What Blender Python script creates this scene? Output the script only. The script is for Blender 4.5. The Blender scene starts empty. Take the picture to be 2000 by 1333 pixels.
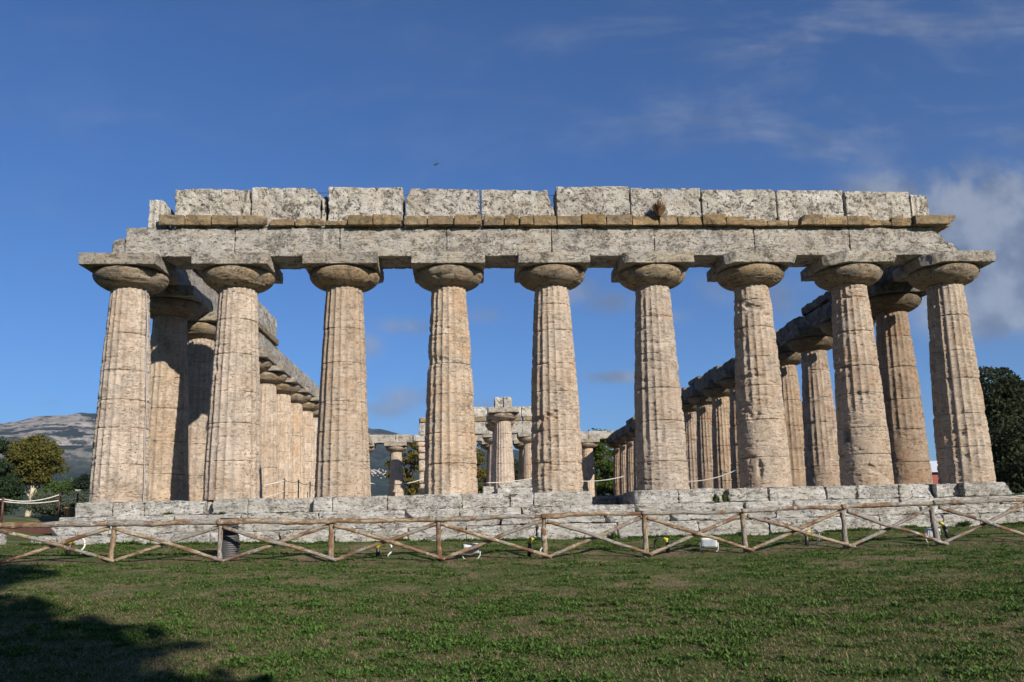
import bpy, math, random
import numpy as np
R = math.radians
scene = bpy.context.scene

# ------------------------------------------------------------------ camera
camd = bpy.data.cameras.new('camera')
cam = bpy.data.objects.new('camera', camd)
scene.collection.objects.link(cam)
scene.camera = cam
from mathutils import Matrix, Vector
YAW, PIT, ROL = 0.07092, 0.17043, -0.02488
fw = Vector((math.sin(YAW)*math.cos(PIT), math.cos(YAW)*math.cos(PIT), math.sin(PIT)))
r0 = Vector((math.cos(YAW), -math.sin(YAW), 0)); u0 = r0.cross(fw)
r1 = r0*math.cos(ROL)+u0*math.sin(ROL); u1 = -r0*math.sin(ROL)+u0*math.cos(ROL)
mw = Matrix(((r1.x, u1.x, -fw.x, 8.9989), (r1.y, u1.y, -fw.y, -22.6292), (r1.z, u1.z, -fw.z, -0.7451), (0, 0, 0, 1)))
cam.matrix_world = mw
camd.sensor_width = 36; camd.lens = 1633.81/2000*36
camd.shift_x = -20.78/2000; camd.shift_y = 71.91/2000
camd.clip_start = 0.1; camd.clip_end = 30000

# ------------------------------------------------------------------ light
SUN_EL, SUN_AZ = R(24.5), R(147)          # azimuth measured from +Y towards +X
sdir = Vector((math.sin(SUN_AZ)*math.cos(SUN_EL), math.cos(SUN_AZ)*math.cos(SUN_EL), math.sin(SUN_EL)))
sl = bpy.data.lights.new('sun', 'SUN'); sl.energy = 5.0; sl.angle = R(0.5); sl.color = (1.0, 0.93, 0.83)
so = bpy.data.objects.new('sun', sl); scene.collection.objects.link(so)
so.rotation_euler = sdir.to_track_quat('Z', 'Y').to_euler(); so.location = (40, -60, 50)
scene.view_settings.view_transform = 'Standard'; scene.view_settings.look = 'None'
scene.view_settings.gamma = 1.0; scene.view_settings.exposure = 0.55

world = bpy.data.worlds.new('World'); scene.world = world; world.use_nodes = True


class NT:
    """small helper for node trees"""
    def __init__(s, nt):
        s.nt = nt; nt.nodes.clear()
    def n(s, t, **k):
        nd = s.nt.nodes.new(t)
        for a, b in k.items(): setattr(nd, a, b)
        return nd
    def l(s, a, b): s.nt.links.new(a, b)
    def put(s, sock, v):
        if isinstance(v, bpy.types.NodeSocket): s.l(v, sock)
        else: sock.default_value = v
    def m(s, op, a, b=0.0, c=0.0, clamp=False):
        nd = s.n('ShaderNodeMath', operation=op, use_clamp=clamp)
        s.put(nd.inputs[0], a); s.put(nd.inputs[1], b); s.put(nd.inputs[2], c)
        return nd.outputs[0]
    def mapr(s, v, a, b, c=0.0, d=1.0):
        nd = s.n('ShaderNodeMapRange'); nd.interpolation_type = 'SMOOTHSTEP'
        s.put(nd.inputs[0], v); nd.inputs[1].default_value = a; nd.inputs[2].default_value = b
        nd.inputs[3].default_value = c; nd.inputs[4].default_value = d
        return nd.outputs[0]
    def mix(s, f, a, b, bt='MIX'):
        nd = s.n('ShaderNodeMix', data_type='RGBA', blend_type=bt)
        s.put(nd.inputs[0], f)
        s.put(nd.inputs[6], a if isinstance(a, bpy.types.NodeSocket) else (*a, 1))
        s.put(nd.inputs[7], b if isinstance(b, bpy.types.NodeSocket) else (*b, 1))
        return nd.outputs[2]
    def noise(s, vec, scale, detail=4, rough=.55, dist=0.0):
        nd = s.n('ShaderNodeTexNoise'); s.l(vec, nd.inputs['Vector'])
        nd.inputs['Scale'].default_value = scale; nd.inputs['Detail'].default_value = detail
        nd.inputs['Roughness'].default_value = rough; nd.inputs['Distortion'].default_value = dist
        return nd.outputs[0]
    def scale(s, vec, sc):
        nd = s.n('ShaderNodeMapping'); s.l(vec, nd.inputs[0]); nd.inputs['Scale'].default_value = sc
        return nd.outputs[0]


# sky with soft clouds placed by direction (u = x/y, v = z/y of the view direction)
t = NT(world.node_tree)
sky = t.n('ShaderNodeTexSky', sky_type='NISHITA'); sky.sun_disc = False
sky.sun_elevation = SUN_EL; sky.sun_rotation = SUN_AZ
sky.altitude = 200; sky.air_density = 1.0; sky.dust_density = 0.25; sky.ozone_density = 3.5
tc = t.n('ShaderNodeTexCoord')
sep = t.n('ShaderNodeSeparateXYZ'); t.l(tc.outputs['Generated'], sep.inputs[0])
yy = t.m('MAXIMUM', sep.outputs[1], 0.02)
U = t.m('DIVIDE', sep.outputs[0], yy); V = t.m('DIVIDE', sep.outputs[2], yy)
comb = t.n('ShaderNodeCombineXYZ'); t.l(U, comb.inputs[0]); t.l(V, comb.inputs[1])
uvv = comb.outputs[0]
n1 = t.noise(uvv, 9, 7, .6, .3)
rot = t.n('ShaderNodeMapping'); t.l(uvv, rot.inputs[0]); rot.inputs['Rotation'].default_value = (0, 0, R(-24)); rot.inputs['Scale'].default_value = (1.1, 3.4, 1)
n2 = t.noise(rot.outputs[0], 3.2, 7, .62, .5)
CL = [(.67, .375, .17, .062, 2.6), (.62, .40, .10, .035, 1.6), (.70, .31, .14, .05, 2.0), (.66, .255, .13, .04, 1.5), (.53, .40, .09, .03, .6), (.56, .46, .10, .07, .42), (.50, .30, .08, .05, .7),
      (.19, .268, .05, .018, .75), (.025, .252, .026, .013, .75), (-.072, .238, .04, .013, .75), (-.118, .215, .024, .018, .9),
      (-.075, .15, .038, .018, .9), (-.105, .137, .045, .013, .95), (.181, .172, .055, .009, .95), (.424, .272, .06, .035, .8),
      (.13, .282, .06, .022, .7), (.32, .283, .06, .03, .42), (-.48, .151, .015, .007, .5), (.03, .14, .04, .012, .45), (.26, .25, .04, .015, .4)]
acc = 0.0
for (cu, cv, ru, rv, dn) in CL:
    a = t.m('DIVIDE', t.m('SUBTRACT', U, cu), ru); b = t.m('DIVIDE', t.m('SUBTRACT', V, cv), rv)
    d2 = t.m('ADD', t.m('MULTIPLY', a, a), t.m('MULTIPLY', b, b))
    g = t.m('MULTIPLY', t.m('POWER', 2.718, t.m('MULTIPLY', d2, -1.0)), dn)
    acc = t.m('MAXIMUM', acc, g)
cm = t.m('MULTIPLY', acc, t.mapr(n1, .28, .62, 0.25, 1.0))
cm = t.mapr(cm, .05, .95, 0, .82)
ci = t.m('MULTIPLY', t.m('MULTIPLY', t.mapr(n2, .44, .78), t.mapr(U, -.1, .5, .14, .50)), t.mapr(V, .22, .4))
cm2 = t.m('MAXIMUM', cm, ci)
cm2 = t.m('MULTIPLY', cm2, t.m('GREATER_THAN', sep.outputs[1], 0.05), clamp=True)
n3 = t.noise(uvv, 14, 5, .55)
ccol = t.mix(t.mapr(n3, .35, .65), (1.7, 2.1, 3.0), (3.6, 4.0, 4.8))
skc = t.mix(1.0, sky.outputs[0], (0.465, 0.755, 1.14), 'MULTIPLY')
col = t.mix(cm2, skc, ccol)
bg = t.n('ShaderNodeBackground'); t.l(col, bg.inputs[0]); bg.inputs[1].default_value = 0.066
wo = t.n('ShaderNodeOutputWorld'); t.l(bg.outputs[0], wo.inputs[0])

# ------------------------------------------------------------------ helpers
C = scene.collection
PI = math.pi


def tag(o, label=None, cat=None, group=None, kind=None):
    if label: o['label'] = label
    if cat: o['category'] = cat
    if group: o['group'] = group
    if kind: o['kind'] = kind
    return o


def empty(name, loc=(0, 0, 0), **k):
    o = bpy.data.objects.new(name, None); C.objects.link(o); o.location = loc; o.empty_display_size = .3
    return tag(o, **k)


def hash3(ix, iy, iz, seed):
    h = (ix.astype(np.int64)*374761393 + iy.astype(np.int64)*668265263 + iz.astype(np.int64)*2147483647 + seed*974634777) & 0xFFFFFFFF
    h = ((h ^ (h >> 13))*1274126177) & 0xFFFFFFFF
    h = ((h ^ (h >> 16))*2246822519) & 0xFFFFFFFF
    h = h ^ (h >> 15)
    return (h & 0xFFFFFF)/float(0x7FFFFF)-1.0


def vn(P, seed=0):
    P = np.asarray(P, float); i = np.floor(P).astype(np.int64); f = P-i; u = f*f*(3-2*f)
    x, y, z = i[..., 0], i[..., 1], i[..., 2]
    ux, uy, uz = u[..., 0], u[..., 1], u[..., 2]
    def H(a, b, c): return hash3(x+a, y+b, z+c, seed)
    c00 = H(0, 0, 0)*(1-ux)+H(1, 0, 0)*ux; c10 = H(0, 1, 0)*(1-ux)+H(1, 1, 0)*ux
    c01 = H(0, 0, 1)*(1-ux)+H(1, 0, 1)*ux; c11 = H(0, 1, 1)*(1-ux)+H(1, 1, 1)*ux
    return (c00*(1-uy)+c10*uy)*(1-uz)+(c01*(1-uy)+c11*uy)*uz


def fbm(P, seed=0, oc=4, gain=.5):
    s = 0; a = 1; tot = 0; P = np.asarray(P, float)
    for k in range(oc):
        s = s+a*vn(P*(2.03**k)+17.3*k, seed+k*7); tot += a; a *= gain
    return s/tot


def sst(x, a, b):
    t_ = np.clip((x-a)/(b-a), 0, 1); return t_*t_*(3-2*t_)


def mesh(name, Vt, F, mat, parent=None, smooth=True, loc=None):
    """one mesh object from numpy vertices and faces (F: (n,3) or (n,4) array, or a list of such)"""
    if not isinstance(F, list): F = [F]
    F = [np.asarray(f, np.int32) for f in F if len(f)]
    Vt = np.asarray(Vt, np.float32)
    me = bpy.data.meshes.new(name)
    me.vertices.add(len(Vt)); me.vertices.foreach_set('co', Vt.ravel())
    li = np.concatenate([f.ravel() for f in F]); tot = np.concatenate([np.full(len(f), f.shape[1], np.int32) for f in F])
    st = np.concatenate([[0], np.cumsum(tot)[:-1]]).astype(np.int32)
    me.loops.add(len(li)); me.loops.foreach_set('vertex_index', li)
    me.polygons.add(len(tot)); me.polygons.foreach_set('loop_start', st); me.polygons.foreach_set('loop_total', tot)
    me.polygons.foreach_set('use_smooth', np.full(len(tot), smooth))
    me.update(calc_edges=True); me.validate()
    if isinstance(mat, (list, tuple)):
        for m_ in mat: me.materials.append(m_)
    else: me.materials.append(mat)
    o = bpy.data.objects.new(name, me); C.objects.link(o)
    if parent is not None: o.parent = parent
    if loc is not None: o.location = loc
    return o


class MB:
    """collects pieces into one mesh"""
    def __init__(s): s.v = []; s.q = []; s.t = []; s.n = 0
    def add(s, Vt, Q=None, T=None):
        Vt = np.asarray(Vt, float); s.v.append(Vt)
        if Q is not None and len(Q): s.q.append(np.asarray(Q)+s.n)
        if T is not None and len(T): s.t.append(np.asarray(T)+s.n)
        s.n += len(Vt); return s
    def build(s, name, mat, parent=None, smooth=True, loc=None):
        F = []
        if s.q: F.append(np.concatenate(s.q))
        if s.t: F.append(np.concatenate(s.t))
        return mesh(name, np.concatenate(s.v), F, mat, parent, smooth, loc)


def grid_faces(nu, nv, wrap=False):
    i = np.arange(nu if wrap else nu-1); j = np.arange(nv-1); I, J = np.meshgrid(i, j, indexing='ij')
    a = I*nv+J; b = ((I+1) % nu)*nv+J
    return np.stack([a, b, b+1, a+1], -1).reshape(-1, 4)


def lathe(rz, nt=48, nz=None):
    """rz: list of (r,z); returns verts (nt,nz,3) & faces"""
    rz = np.array(rz, float); th = np.linspace(0, 2*PI, nt, endpoint=False)
    Vt = np.stack([np.outer(np.cos(th), rz[:, 0]), np.outer(np.sin(th), rz[:, 0]), np.outer(np.ones(nt), rz[:, 1])], -1)
    return Vt.reshape(-1, 3), grid_faces(nt, len(rz), True)


def tube(pts, rad, ns=10, seed=0, wob=0.0, cap=True):
    """closed tube along points"""
    pts = np.array(pts, float); n = len(pts); rad = np.broadcast_to(np.array(rad, float), (n,))
    T = np.gradient(pts, axis=0); T /= np.linalg.norm(T, axis=1)[:, None]+1e-9
    ref = np.array([0, 0, 1.0]) if abs(T[:, 2]).mean() < .8 else np.array([1.0, 0, 0])
    A = np.cross(T, ref); A /= np.linalg.norm(A, axis=1)[:, None]+1e-9; B = np.cross(T, A)
    th = np.linspace(0, 2*PI, ns, endpoint=False)
    Vt = pts[None]+rad[None, :, None]*(np.cos(th)[:, None, None]*A[None]+np.sin(th)[:, None, None]*B[None])
    if wob:
        d = (Vt-pts[None]); k = 1+wob*fbm(Vt*6, seed, 3)[..., None]*2
        Vt = pts[None]+d*k
    V2 = Vt.reshape(-1, 3); Q = grid_faces(ns, n, True); Tt = []
    if cap:
        c0 = len(V2); V2 = np.concatenate([V2, pts[:1], pts[-1:]])
        for i in range(ns):
            j = (i+1) % ns
            Tt.append((c0, j*n, i*n)); Tt.append((c0+1, i*n+n-1, j*n+n-1))
    return V2, Q, np.array(Tt) if cap else None


def box(c, s, bev=0.0):
    """plain bevelled box, centre and size"""
    return rblock(c[0]-s[0]/2, c[0]+s[0]/2, c[1]-s[1]/2, c[1]+s[1]/2, c[2]-s[2]/2, c[2]+s[2]/2, max(s)/2, 0, bev or min(s)*.12, 0, 0)


def rblock(x0, x1, y0, y1, z0, z1, res, seed=0, rnd=.03, rough=.01, pit=0.0, cuts=(), strata=1.0, pitscale=9.0, nose=0):
    """weathered stone block: rounded box, noise, pits, chips (cuts: list of (point, normal))"""
    L = np.array([x1-x0, y1-y0, z1-z0]); n = np.maximum(2, np.ceil(L/res).astype(int)); lo = np.array([x0, y0, z0])
    # extra lattice lines near the edges so the corners stay crisp
    ax = []
    for k in range(3):
        a = np.linspace(0, L[k], n[k]+1); e = min(rnd, L[k]*.3)
        a = np.unique(np.round(np.concatenate([a, [e*.35, e, L[k]-e, L[k]-e*.35]]), 5)); ax.append(a)
    keys = []; faces = []; off = 0
    for k in range(3):
        a, b = (k+1) % 3, (k+2) % 3; na, nb = len(ax[a]), len(ax[b])
        Ia, Ib = np.meshgrid(np.arange(na), np.arange(nb), indexing='ij')
        for side in (0, 1):
            K = np.zeros((na, nb, 3), int); K[..., a] = Ia; K[..., b] = Ib; K[..., k] = (len(ax[k])-1)*side
            keys.append(K.reshape(-1, 3)); f = grid_faces(na, nb)+off
            if side == 0: f = f[:, ::-1]
            faces.append(f); off += na*nb
    K = np.concatenate(keys); F = np.concatenate(faces)
    U_, inv = np.unique(K, axis=0, return_inverse=True); F = inv.ravel()[F]
    P = np.stack([ax[0][U_[:, 0]], ax[1][U_[:, 1]], ax[2][U_[:, 2]]], -1)
    sd = np.array([seed*3.7, seed*1.3, seed*7.1])
    rr = np.minimum(rnd, L.min()*.45)
    if rough: rr = rr*(1+.8*fbm((P+sd)*2.2, 5, 2))[:, None]; rr = np.clip(rr, .002, L.min()*.45)
    q = np.clip(P, rr, L-rr); d = P-q; ln = np.linalg.norm(d, axis=1)[:, None]; D = d/np.maximum(ln, 1e-6)
    P2 = q+D*rr
    if rough or pit:
        W = P2+sd
        disp = rough*1.6*fbm(W*1.3, 11, 3)+rough*1.2*fbm(W*np.array([4, 4, 4*strata*1.5]), 3, 3)
        if pit:
            pn = fbm(W*np.array([pitscale, pitscale, pitscale*strata]), 23, 3)
            disp = disp-pit*sst(pn, .14, .36)
        P2 = P2+D*disp[:, None]
    P2 = P2+lo
    for (p, nrm) in cuts:
        nrm = np.array(nrm, float); nrm /= np.linalg.norm(nrm); dd = (P2-np.array(p, float))@nrm
        dd = dd+.05*fbm(P2*3.5+seed, 31, 3)
        P2 = P2-np.maximum(dd, 0)[:, None]*nrm*.97
    return P2, F


# ------------------------------------------------------------------ materials
def newmat(name):
    m = bpy.data.materials.new(name); m.use_nodes = True; t = NT(m.node_tree)
    out = t.n('ShaderNodeOutputMaterial'); b = t.n('ShaderNodeBsdfPrincipled'); t.l(b.outputs[0], out.inputs[0])
    return m, t, b


def plain(name, col, rough=.6, metal=0.0, var=.15, scale=8.0):
    m, t, b = newmat(name); g = t.n('ShaderNodeNewGeometry')
    n = t.noise(g.outputs['Position'], scale, 4)
    c = t.mix(t.mapr(n, .3, .7), tuple(x*(1-var) for x in col), tuple(min(1, x*(1+var)) for x in col))
    t.l(c, b.inputs['Base Color']); b.inputs['Roughness'].default_value = rough; b.inputs['Metallic'].default_value = metal
    return m


def stone(name, ca, cb, pale, grey, lich, lichen=.5, greyamt=.5, strata=6.0, pitc=(.10, .075, .05), pits=.5, bump=.6, spk=22, rust=None, streak=0.0, cracks=.8, spkamt=.45):
    """travertine: two body colours, pale scale, grey weathering, dark lichen blotches, small dark pits in beds"""
    m, t, b = newmat(name); g = t.n('ShaderNodeNewGeometry'); P = g.outputs['Position']
    S = t.scale(P, (1, 1, strata))
    c = t.mix(t.mapr(t.noise(P, .9, 5, .6), .35, .65), ca, cb)
    c = t.mix(t.m('MULTIPLY', t.mapr(t.noise(S, 2.2, 5, .6), .48, .66), .65), c, pale)
    c = t.mix(t.m('MULTIPLY', t.mapr(t.noise(P, 1.6, 6, .65, .5), .46, .64), greyamt), c, grey)
    if streak:
        Z = t.scale(P, (5, 5, .35))
        c = t.mix(t.m('MULTIPLY', t.mapr(t.noise(Z, 1.3, 5, .6, .3), .5, .68), streak), c, grey)
    # fine speckle
    sp = t.noise(S, spk, 5, .75)
    c = t.mix(t.m('MULTIPLY', t.mapr(sp, .34, .66, .0, spkamt), t.mapr(t.noise(P, 1.3, 3, .6), .35, .62, .45, 1.0)), c, tuple(x*.55 for x in cb))
    c = t.mix(t.mapr(t.noise(P, spk*1.4, 3, .7), .56, .68, .0, spkamt*1.1), c, pale)
    # lichen
    oi = t.n('ShaderNodeObjectInfo'); rnd_ = oi.outputs['Random']
    lm = t.m('MULTIPLY', t.mapr(t.m('ADD', t.noise(P, 2.6, 9, .74, .4), t.m('MULTIPLY', t.m('ADD', rnd_, t.m('MULTIPLY', t.noise(P, .8, 2, .5), 2.0)), .055)), .595, .665), lichen)
    lm = t.m('MULTIPLY', lm, t.mapr(t.noise(P, 15, 4, .75), .38, .54))
    c = t.mix(lm, c, lich)
    if rust:
        c = t.mix(t.m('MULTIPLY', t.mapr(t.noise(P, 1.1, 4, .6), .52, .7), .6), c, rust)
    # pits in the beds, and open cracks
    pn = t.noise(t.scale(P, (1, 1, max(1.0, strata*.45))), 9, 5, .7, .3)
    pm = t.m('MULTIPLY', t.mapr(pn, .585, .64), pits)
    pf = t.m('MULTIPLY', t.mapr(t.noise(t.scale(P, (1, 1, max(1.0, strata*.4))), 24, 3, .7, .2), .60, .66), pits)
    pm = t.m('MAXIMUM', pm, pf)
    cn = t.noise(t.scale(P, (1, 1, max(1.0, strata*.55))), 1.6, 6, .62, .5)
    cr = t.mapr(t.m('ABSOLUTE', t.m('SUBTRACT', cn, .5)), .0, .016, 1.0, 0.0)
    cr = t.m('MULTIPLY', cr, t.mapr(t.noise(P, 2.3, 3, .6), .48, .60))
    pm = t.m('MAXIMUM', pm, t.m('MULTIPLY', cr, cracks))
    c = t.mix(pm, c, pitc)
    hv = t.n('ShaderNodeHueSaturation'); t.l(c, hv.inputs['Color']); t.l(t.mapr(rnd_, 0, 1, .90, 1.06), hv.inputs['Value']); t.l(t.mapr(t.m('FRACT', t.m('MULTIPLY', rnd_, 7.3)), 0, 1, .85, 1.05), hv.inputs['Saturation']); c = hv.outputs[0]
    t.l(c, b.inputs['Base Color']); b.inputs['Roughness'].default_value = .93
    b.inputs['Specular IOR Level'].default_value = .2
    h = t.m('ADD', t.m('MULTIPLY', t.noise(S, 12, 7, .75), .7), t.m('MULTIPLY', pm, -.9))
    h = t.m('ADD', h, t.m('MULTIPLY', sp, .45))
    bp = t.n('ShaderNodeBump'); bp.inputs['Strength'].default_value = bump; bp.inputs['Distance'].default_value = .06
    t.l(h, bp.inputs['Height']); t.l(bp.outputs[0], b.inputs['Normal'])
    return m


M_shaft = stone('warm_travertine', (0.621, 0.486, 0.363), (0.512, 0.379, 0.261), (0.709, 0.593, 0.473), (0.458, 0.398, 0.322), (.16, .125, .09), lichen=.4, greyamt=.5, strata=9, pits=.9, bump=.85, rust=(.46, .30, .18), streak=.45, pitc=(.15, .105, .065), spkamt=.32, cracks=.4)
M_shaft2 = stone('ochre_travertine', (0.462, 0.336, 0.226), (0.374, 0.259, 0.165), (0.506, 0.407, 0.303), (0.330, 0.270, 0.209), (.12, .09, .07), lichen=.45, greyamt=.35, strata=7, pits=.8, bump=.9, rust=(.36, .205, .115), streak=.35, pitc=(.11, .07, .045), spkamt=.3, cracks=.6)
M_ech = stone('capital_stone', (.40, .31, .20), (.31, .22, .125), (.50, .43, .34), (.30, .265, .215), (.10, .085, .065), lichen=.75, greyamt=.6, strata=6, pits=.8, bump=.9, rust=(.36, .225, .115), cracks=1.0)
M_aba = stone('abacus_stone', (0.459, 0.404, 0.316), (0.360, 0.292, 0.205), (.56, .53, .475), (0.373, 0.354, 0.316), (.13, .115, .09), lichen=.8, greyamt=.8, strata=5, pits=.8, bump=1.0)
M_arch = stone('architrave_stone', (0.509, 0.459, 0.384), (0.410, 0.354, 0.280), (.61, .58, .525), (0.360, 0.341, 0.305), (.125, .112, .09), lichen=.8, greyamt=.75, strata=5, pits=.85, bump=1.0, streak=.55)
M_frz = stone('shelly_frieze_stone', (0.515, 0.470, 0.393), (0.399, 0.347, 0.277), (.62, .595, .54), (0.399, 0.380, 0.335), (.115, .10, .075), lichen=.8, greyamt=.65, strata=1.2, pits=.95, bump=1.0, spk=26, pitc=(.07, .052, .035), streak=.55)
M_back = stone('lichen_and_shade_stone', (.20, .18, .15), (.15, .13, .105), (.30, .28, .25), (.14, .135, .125), (.05, .046, .04), lichen=.9, greyamt=.6, strata=3, pits=.7, bump=1.0)  # right flank: dark lichen, plus the unlit inner side's shade put into the colour
M_backcap = stone('shade_darkened_capital_stone', (.25, .18, .105), (.19, .13, .07), (.30, .24, .17), (.16, .14, .11), (.06, .05, .04), lichen=.7, greyamt=.5, strata=4, pits=.7, bump=.9)  # right-flank echini: capital stone weathered, its tone deepened with painted-in shade
M_sand = stone('sandstone', (0.297, 0.211, 0.108), (0.227, 0.151, 0.073), (0.367, 0.275, 0.157), (0.162, 0.130, 0.081), (.06, .05, .035), lichen=.7, greyamt=.7, strata=3, pits=.4, bump=.7, spk=12)
M_step = stone('step_limestone', (0.577, 0.545, 0.483), (0.463, 0.427, 0.357), (0.714, 0.714, 0.702), (0.415, 0.395, 0.357), (.095, .085, .065), lichen=.55, greyamt=.55, strata=6, pits=.9, bump=1.0, pitc=(.08, .068, .048), cracks=1.0, spkamt=.34)

# ------------------------------------------------------------------ terrain
TX = [-3, -1, 4, 10, 16, 23, 30]; TA = [-.92, -.98, -1.09, -1.17, -1.2, -1.09, -1.02]
TXB = [-3, 1.9, 4, 8.4, 12.7, 17, 19, 24]; TB = [-1.3, -1.36, -1.42, -1.5, -1.53, -1.48, -1.48, -1.42]


def gz(x, y):
    x = np.asarray(x, float); y = np.asarray(y, float)
    a = np.interp(x, TX, TA); b = np.interp(x, TXB, TB)
    k = np.clip((-2-y)/3, 0, 1); z = a*(1-k)+b*k
    z = z-np.clip(-5-y, 0, 17.6)*.0475-np.clip(-22.6-y, 0, 60)*.012
    far = -.3+.0195*np.clip(y, 0, 100)
    dx = np.maximum(np.maximum(-2.0-x, x-25), 0); dy = np.maximum(y-56, 0)
    s = sst(np.hypot(dx, dy), 0, 5)*sst(y, -3, 6)
    return z*(1-s)+far*s


def build_ground():
    xs = np.concatenate([-np.geomspace(9000, 40, 26)[:-1], np.arange(-40, -6, 2.0), np.arange(-6, 30, .2), np.arange(30, 66, 2.0), np.geomspace(68, 9000, 26)])
    ys = np.concatenate([-np.geomspace(600, 42, 12)[:-1], np.arange(-42, -20, 1.5), np.arange(-20, 0, .15), np.arange(0, 90, 2.0), np.geomspace(92, 9500, 26)])
    X, Y = np.meshgrid(xs, ys, indexing='ij'); Z = gz(X, Y)
    Pn = np.stack([X, Y, X*0], -1); near = sst(-np.abs(Y+9), -14, -9)*sst(-np.abs(X-12), -26, -16)
    Z = Z+near*(.035*fbm(Pn*.55, 4, 2)+.018*fbm(Pn*2.6, 9, 3))
    Vt = np.stack([X, Y, Z], -1).reshape(-1, 3)
    m, t, b = newmat('lawn_and_soil'); g = t.n('ShaderNodeNewGeometry'); P = g.outputs['Position']
    soil = t.mix(t.mapr(t.noise(P, 5, 6, .7), .3, .7), (.095, .068, .042), (.155, .12, .075))
    straw = t.mix(t.mapr(t.noise(P, 40, 4, .7), .35, .65), soil, (.24, .19, .105))
    grn = t.mix(t.mapr(t.noise(P, 30, 5, .7), .3, .7), (.045, .07, .018), (.09, .118, .034))
    sepg = t.n('ShaderNodeSeparateXYZ'); t.l(P, sepg.inputs[0])
    gm = t.noise(P, .75, 7, .68, .2)
    c = t.mix(t.mapr(gm, .37, .54), straw, grn)
    # worn soil strip under the fence
    wob = t.m('ADD', sepg.outputs[1], t.m('MULTIPLY', t.noise(P, .7, 4), 1.1))
    strip = t.m('MULTIPLY', t.mapr(wob, -4.75, -4.35), t.mapr(wob, -3.75, -4.05))
    c = t.mix(t.m('MULTIPLY', strip, .8), c, soil)
    t.l(c, b.inputs['Base Color']); b.inputs['Roughness'].default_value = 1; b.inputs['Specular IOR Level'].default_value = .1
    bp = t.n('ShaderNodeBump'); bp.inputs['Strength'].default_value = .7; bp.inputs['Distance'].default_value = .04
    t.l(t.noise(P, 28, 6, .75), bp.inputs['Height']); t.l(bp.outputs[0], b.inputs['Normal'])
    tag(mesh('ground', Vt, grid_faces(len(xs), len(ys)), m), kind='structure')


build_ground()


# ------------------------------------------------------------------ mountains
MA = [-50, -40, -32, -28, -26.3, -25.2, -24, -22.8, -19, -12, -7, -5.4, -4.2, -2, 0, 4, 8, 14, 22, 30]
ME = [2.6, 4.6, 6.4, 7.35, 7.85, 8.05, 8.15, 8.1, 8.3, 7.6, 6.75, 6.5, 6.15, 5.6, 5.3, 5.0, 4.8, 3.6, 2.6, 1.8]


def mtn_z(az, r):
    """az in degrees, r in metres"""
    el = np.interp(az, MA, ME); zr = np.tan(np.radians(el))*6600*np.interp(az, [-30, -20, -10, 0], [.87, .88, .96, .97])
    x = r*np.sin(np.radians(az)); y = r*np.cos(np.radians(az))
    P = np.stack([x, y, x*0], -1)/900.0
    s = np.clip((r-2300)/(6600-2300), 0, 1); up = s**1.55
    dn = np.clip((r-6600)/3200, 0, 1)
    rid = 1-np.abs(fbm(P*1.3+3, 41, 4)); rough = fbm(P*4.5, 61, 5)
    z = zr*up*(1-.55*dn*dn)
    mid = np.sin(np.clip(s, 0, 1)*PI)
    z = z+mid*(rid-.75)*230+rough*26*s**.5+fbm(P*15, 77, 3)*7*s
    # cliff terraces
    k = 150.0; fr = z/k-np.floor(z/k); z = z+(sst(fr, .25, .75)-fr)*k*.45*mid
    return np.where(r < 2310, -5, np.maximum(z, -5))


def build_mountain():
    az = np.linspace(-50, 30, 620); r = np.concatenate([np.linspace(2300, 6200, 170), np.linspace(6215, 6900, 45), np.linspace(6950, 9400, 22)])
    A, Rr = np.meshgrid(az, r, indexing='ij'); Z = mtn_z(A, Rr)
    X = 9+Rr*np.sin(np.radians(A)); Y = -22.6+Rr*np.cos(np.radians(A))
    m, t, b = newmat('wooded_limestone'); g = t.n('ShaderNodeNewGeometry'); P = g.outputs['Position']
    sp = t.n('ShaderNodeSeparateXYZ'); t.l(P, sp.inputs[0]); sn = t.n('ShaderNodeSeparateXYZ'); t.l(g.outputs['Normal'], sn.inputs[0])
    Ps = t.scale(P, (.001, .001, .0024))
    wood = t.mix(t.mapr(t.noise(P, .02, 5, .7), .35, .65), (.012, .020, .015), (.026, .036, .024))
    rock = t.mix(t.mapr(t.noise(P, .012, 6, .7), .3, .7), (.19, .165, .135), (.40, .355, .30))
    slope = t.mapr(sn.outputs[2], .93, .72)
    nn = t.noise(Ps, 2.6, 12, .68, .8)
    hh = t.mapr(sp.outputs[2], 260, 620)
    veg = t.mapr(t.noise(t.scale(P, (.012, .012, .03)), 1.0, 6, .75), .385, .50)
    rm = t.m('MULTIPLY', t.m('MULTIPLY', t.m('ADD', t.mapr(nn, .475, .505), t.m('MULTIPLY', slope, .4)), veg), hh, clamp=True)
    west = t.mapr(sp.outputs[0], -600, -1500)
    rm = t.m('MULTIPLY', rm, t.m('ADD', t.m('MULTIPLY', west, .9), .1))
    c = t.mix(rm, wood, rock)
    low = t.m('MULTIPLY', t.mapr(sp.outputs[2], 190, 60), t.mapr(t.noise(P, .006, 4), .45, .6))
    c = t.mix(low, c, (.05, .06, .03))
    t.l(c, b.inputs['Base Color']); b.inputs['Roughness'].default_value = 1; b.inputs['Specular IOR Level'].default_value = 0
    bp = t.n('ShaderNodeBump'); bp.inputs['Strength'].default_value = .8; bp.inputs['Distance'].default_value = 25
    t.l(t.noise(P, .02, 7, .72), bp.inputs['Height']); t.l(bp.outputs[0], b.inputs['Normal'])
    tag(mesh('mountain', np.stack([X, Y, Z], -1).reshape(-1, 3), grid_faces(len(az), len(r)), m), kind='structure')


build_mountain()

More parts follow.
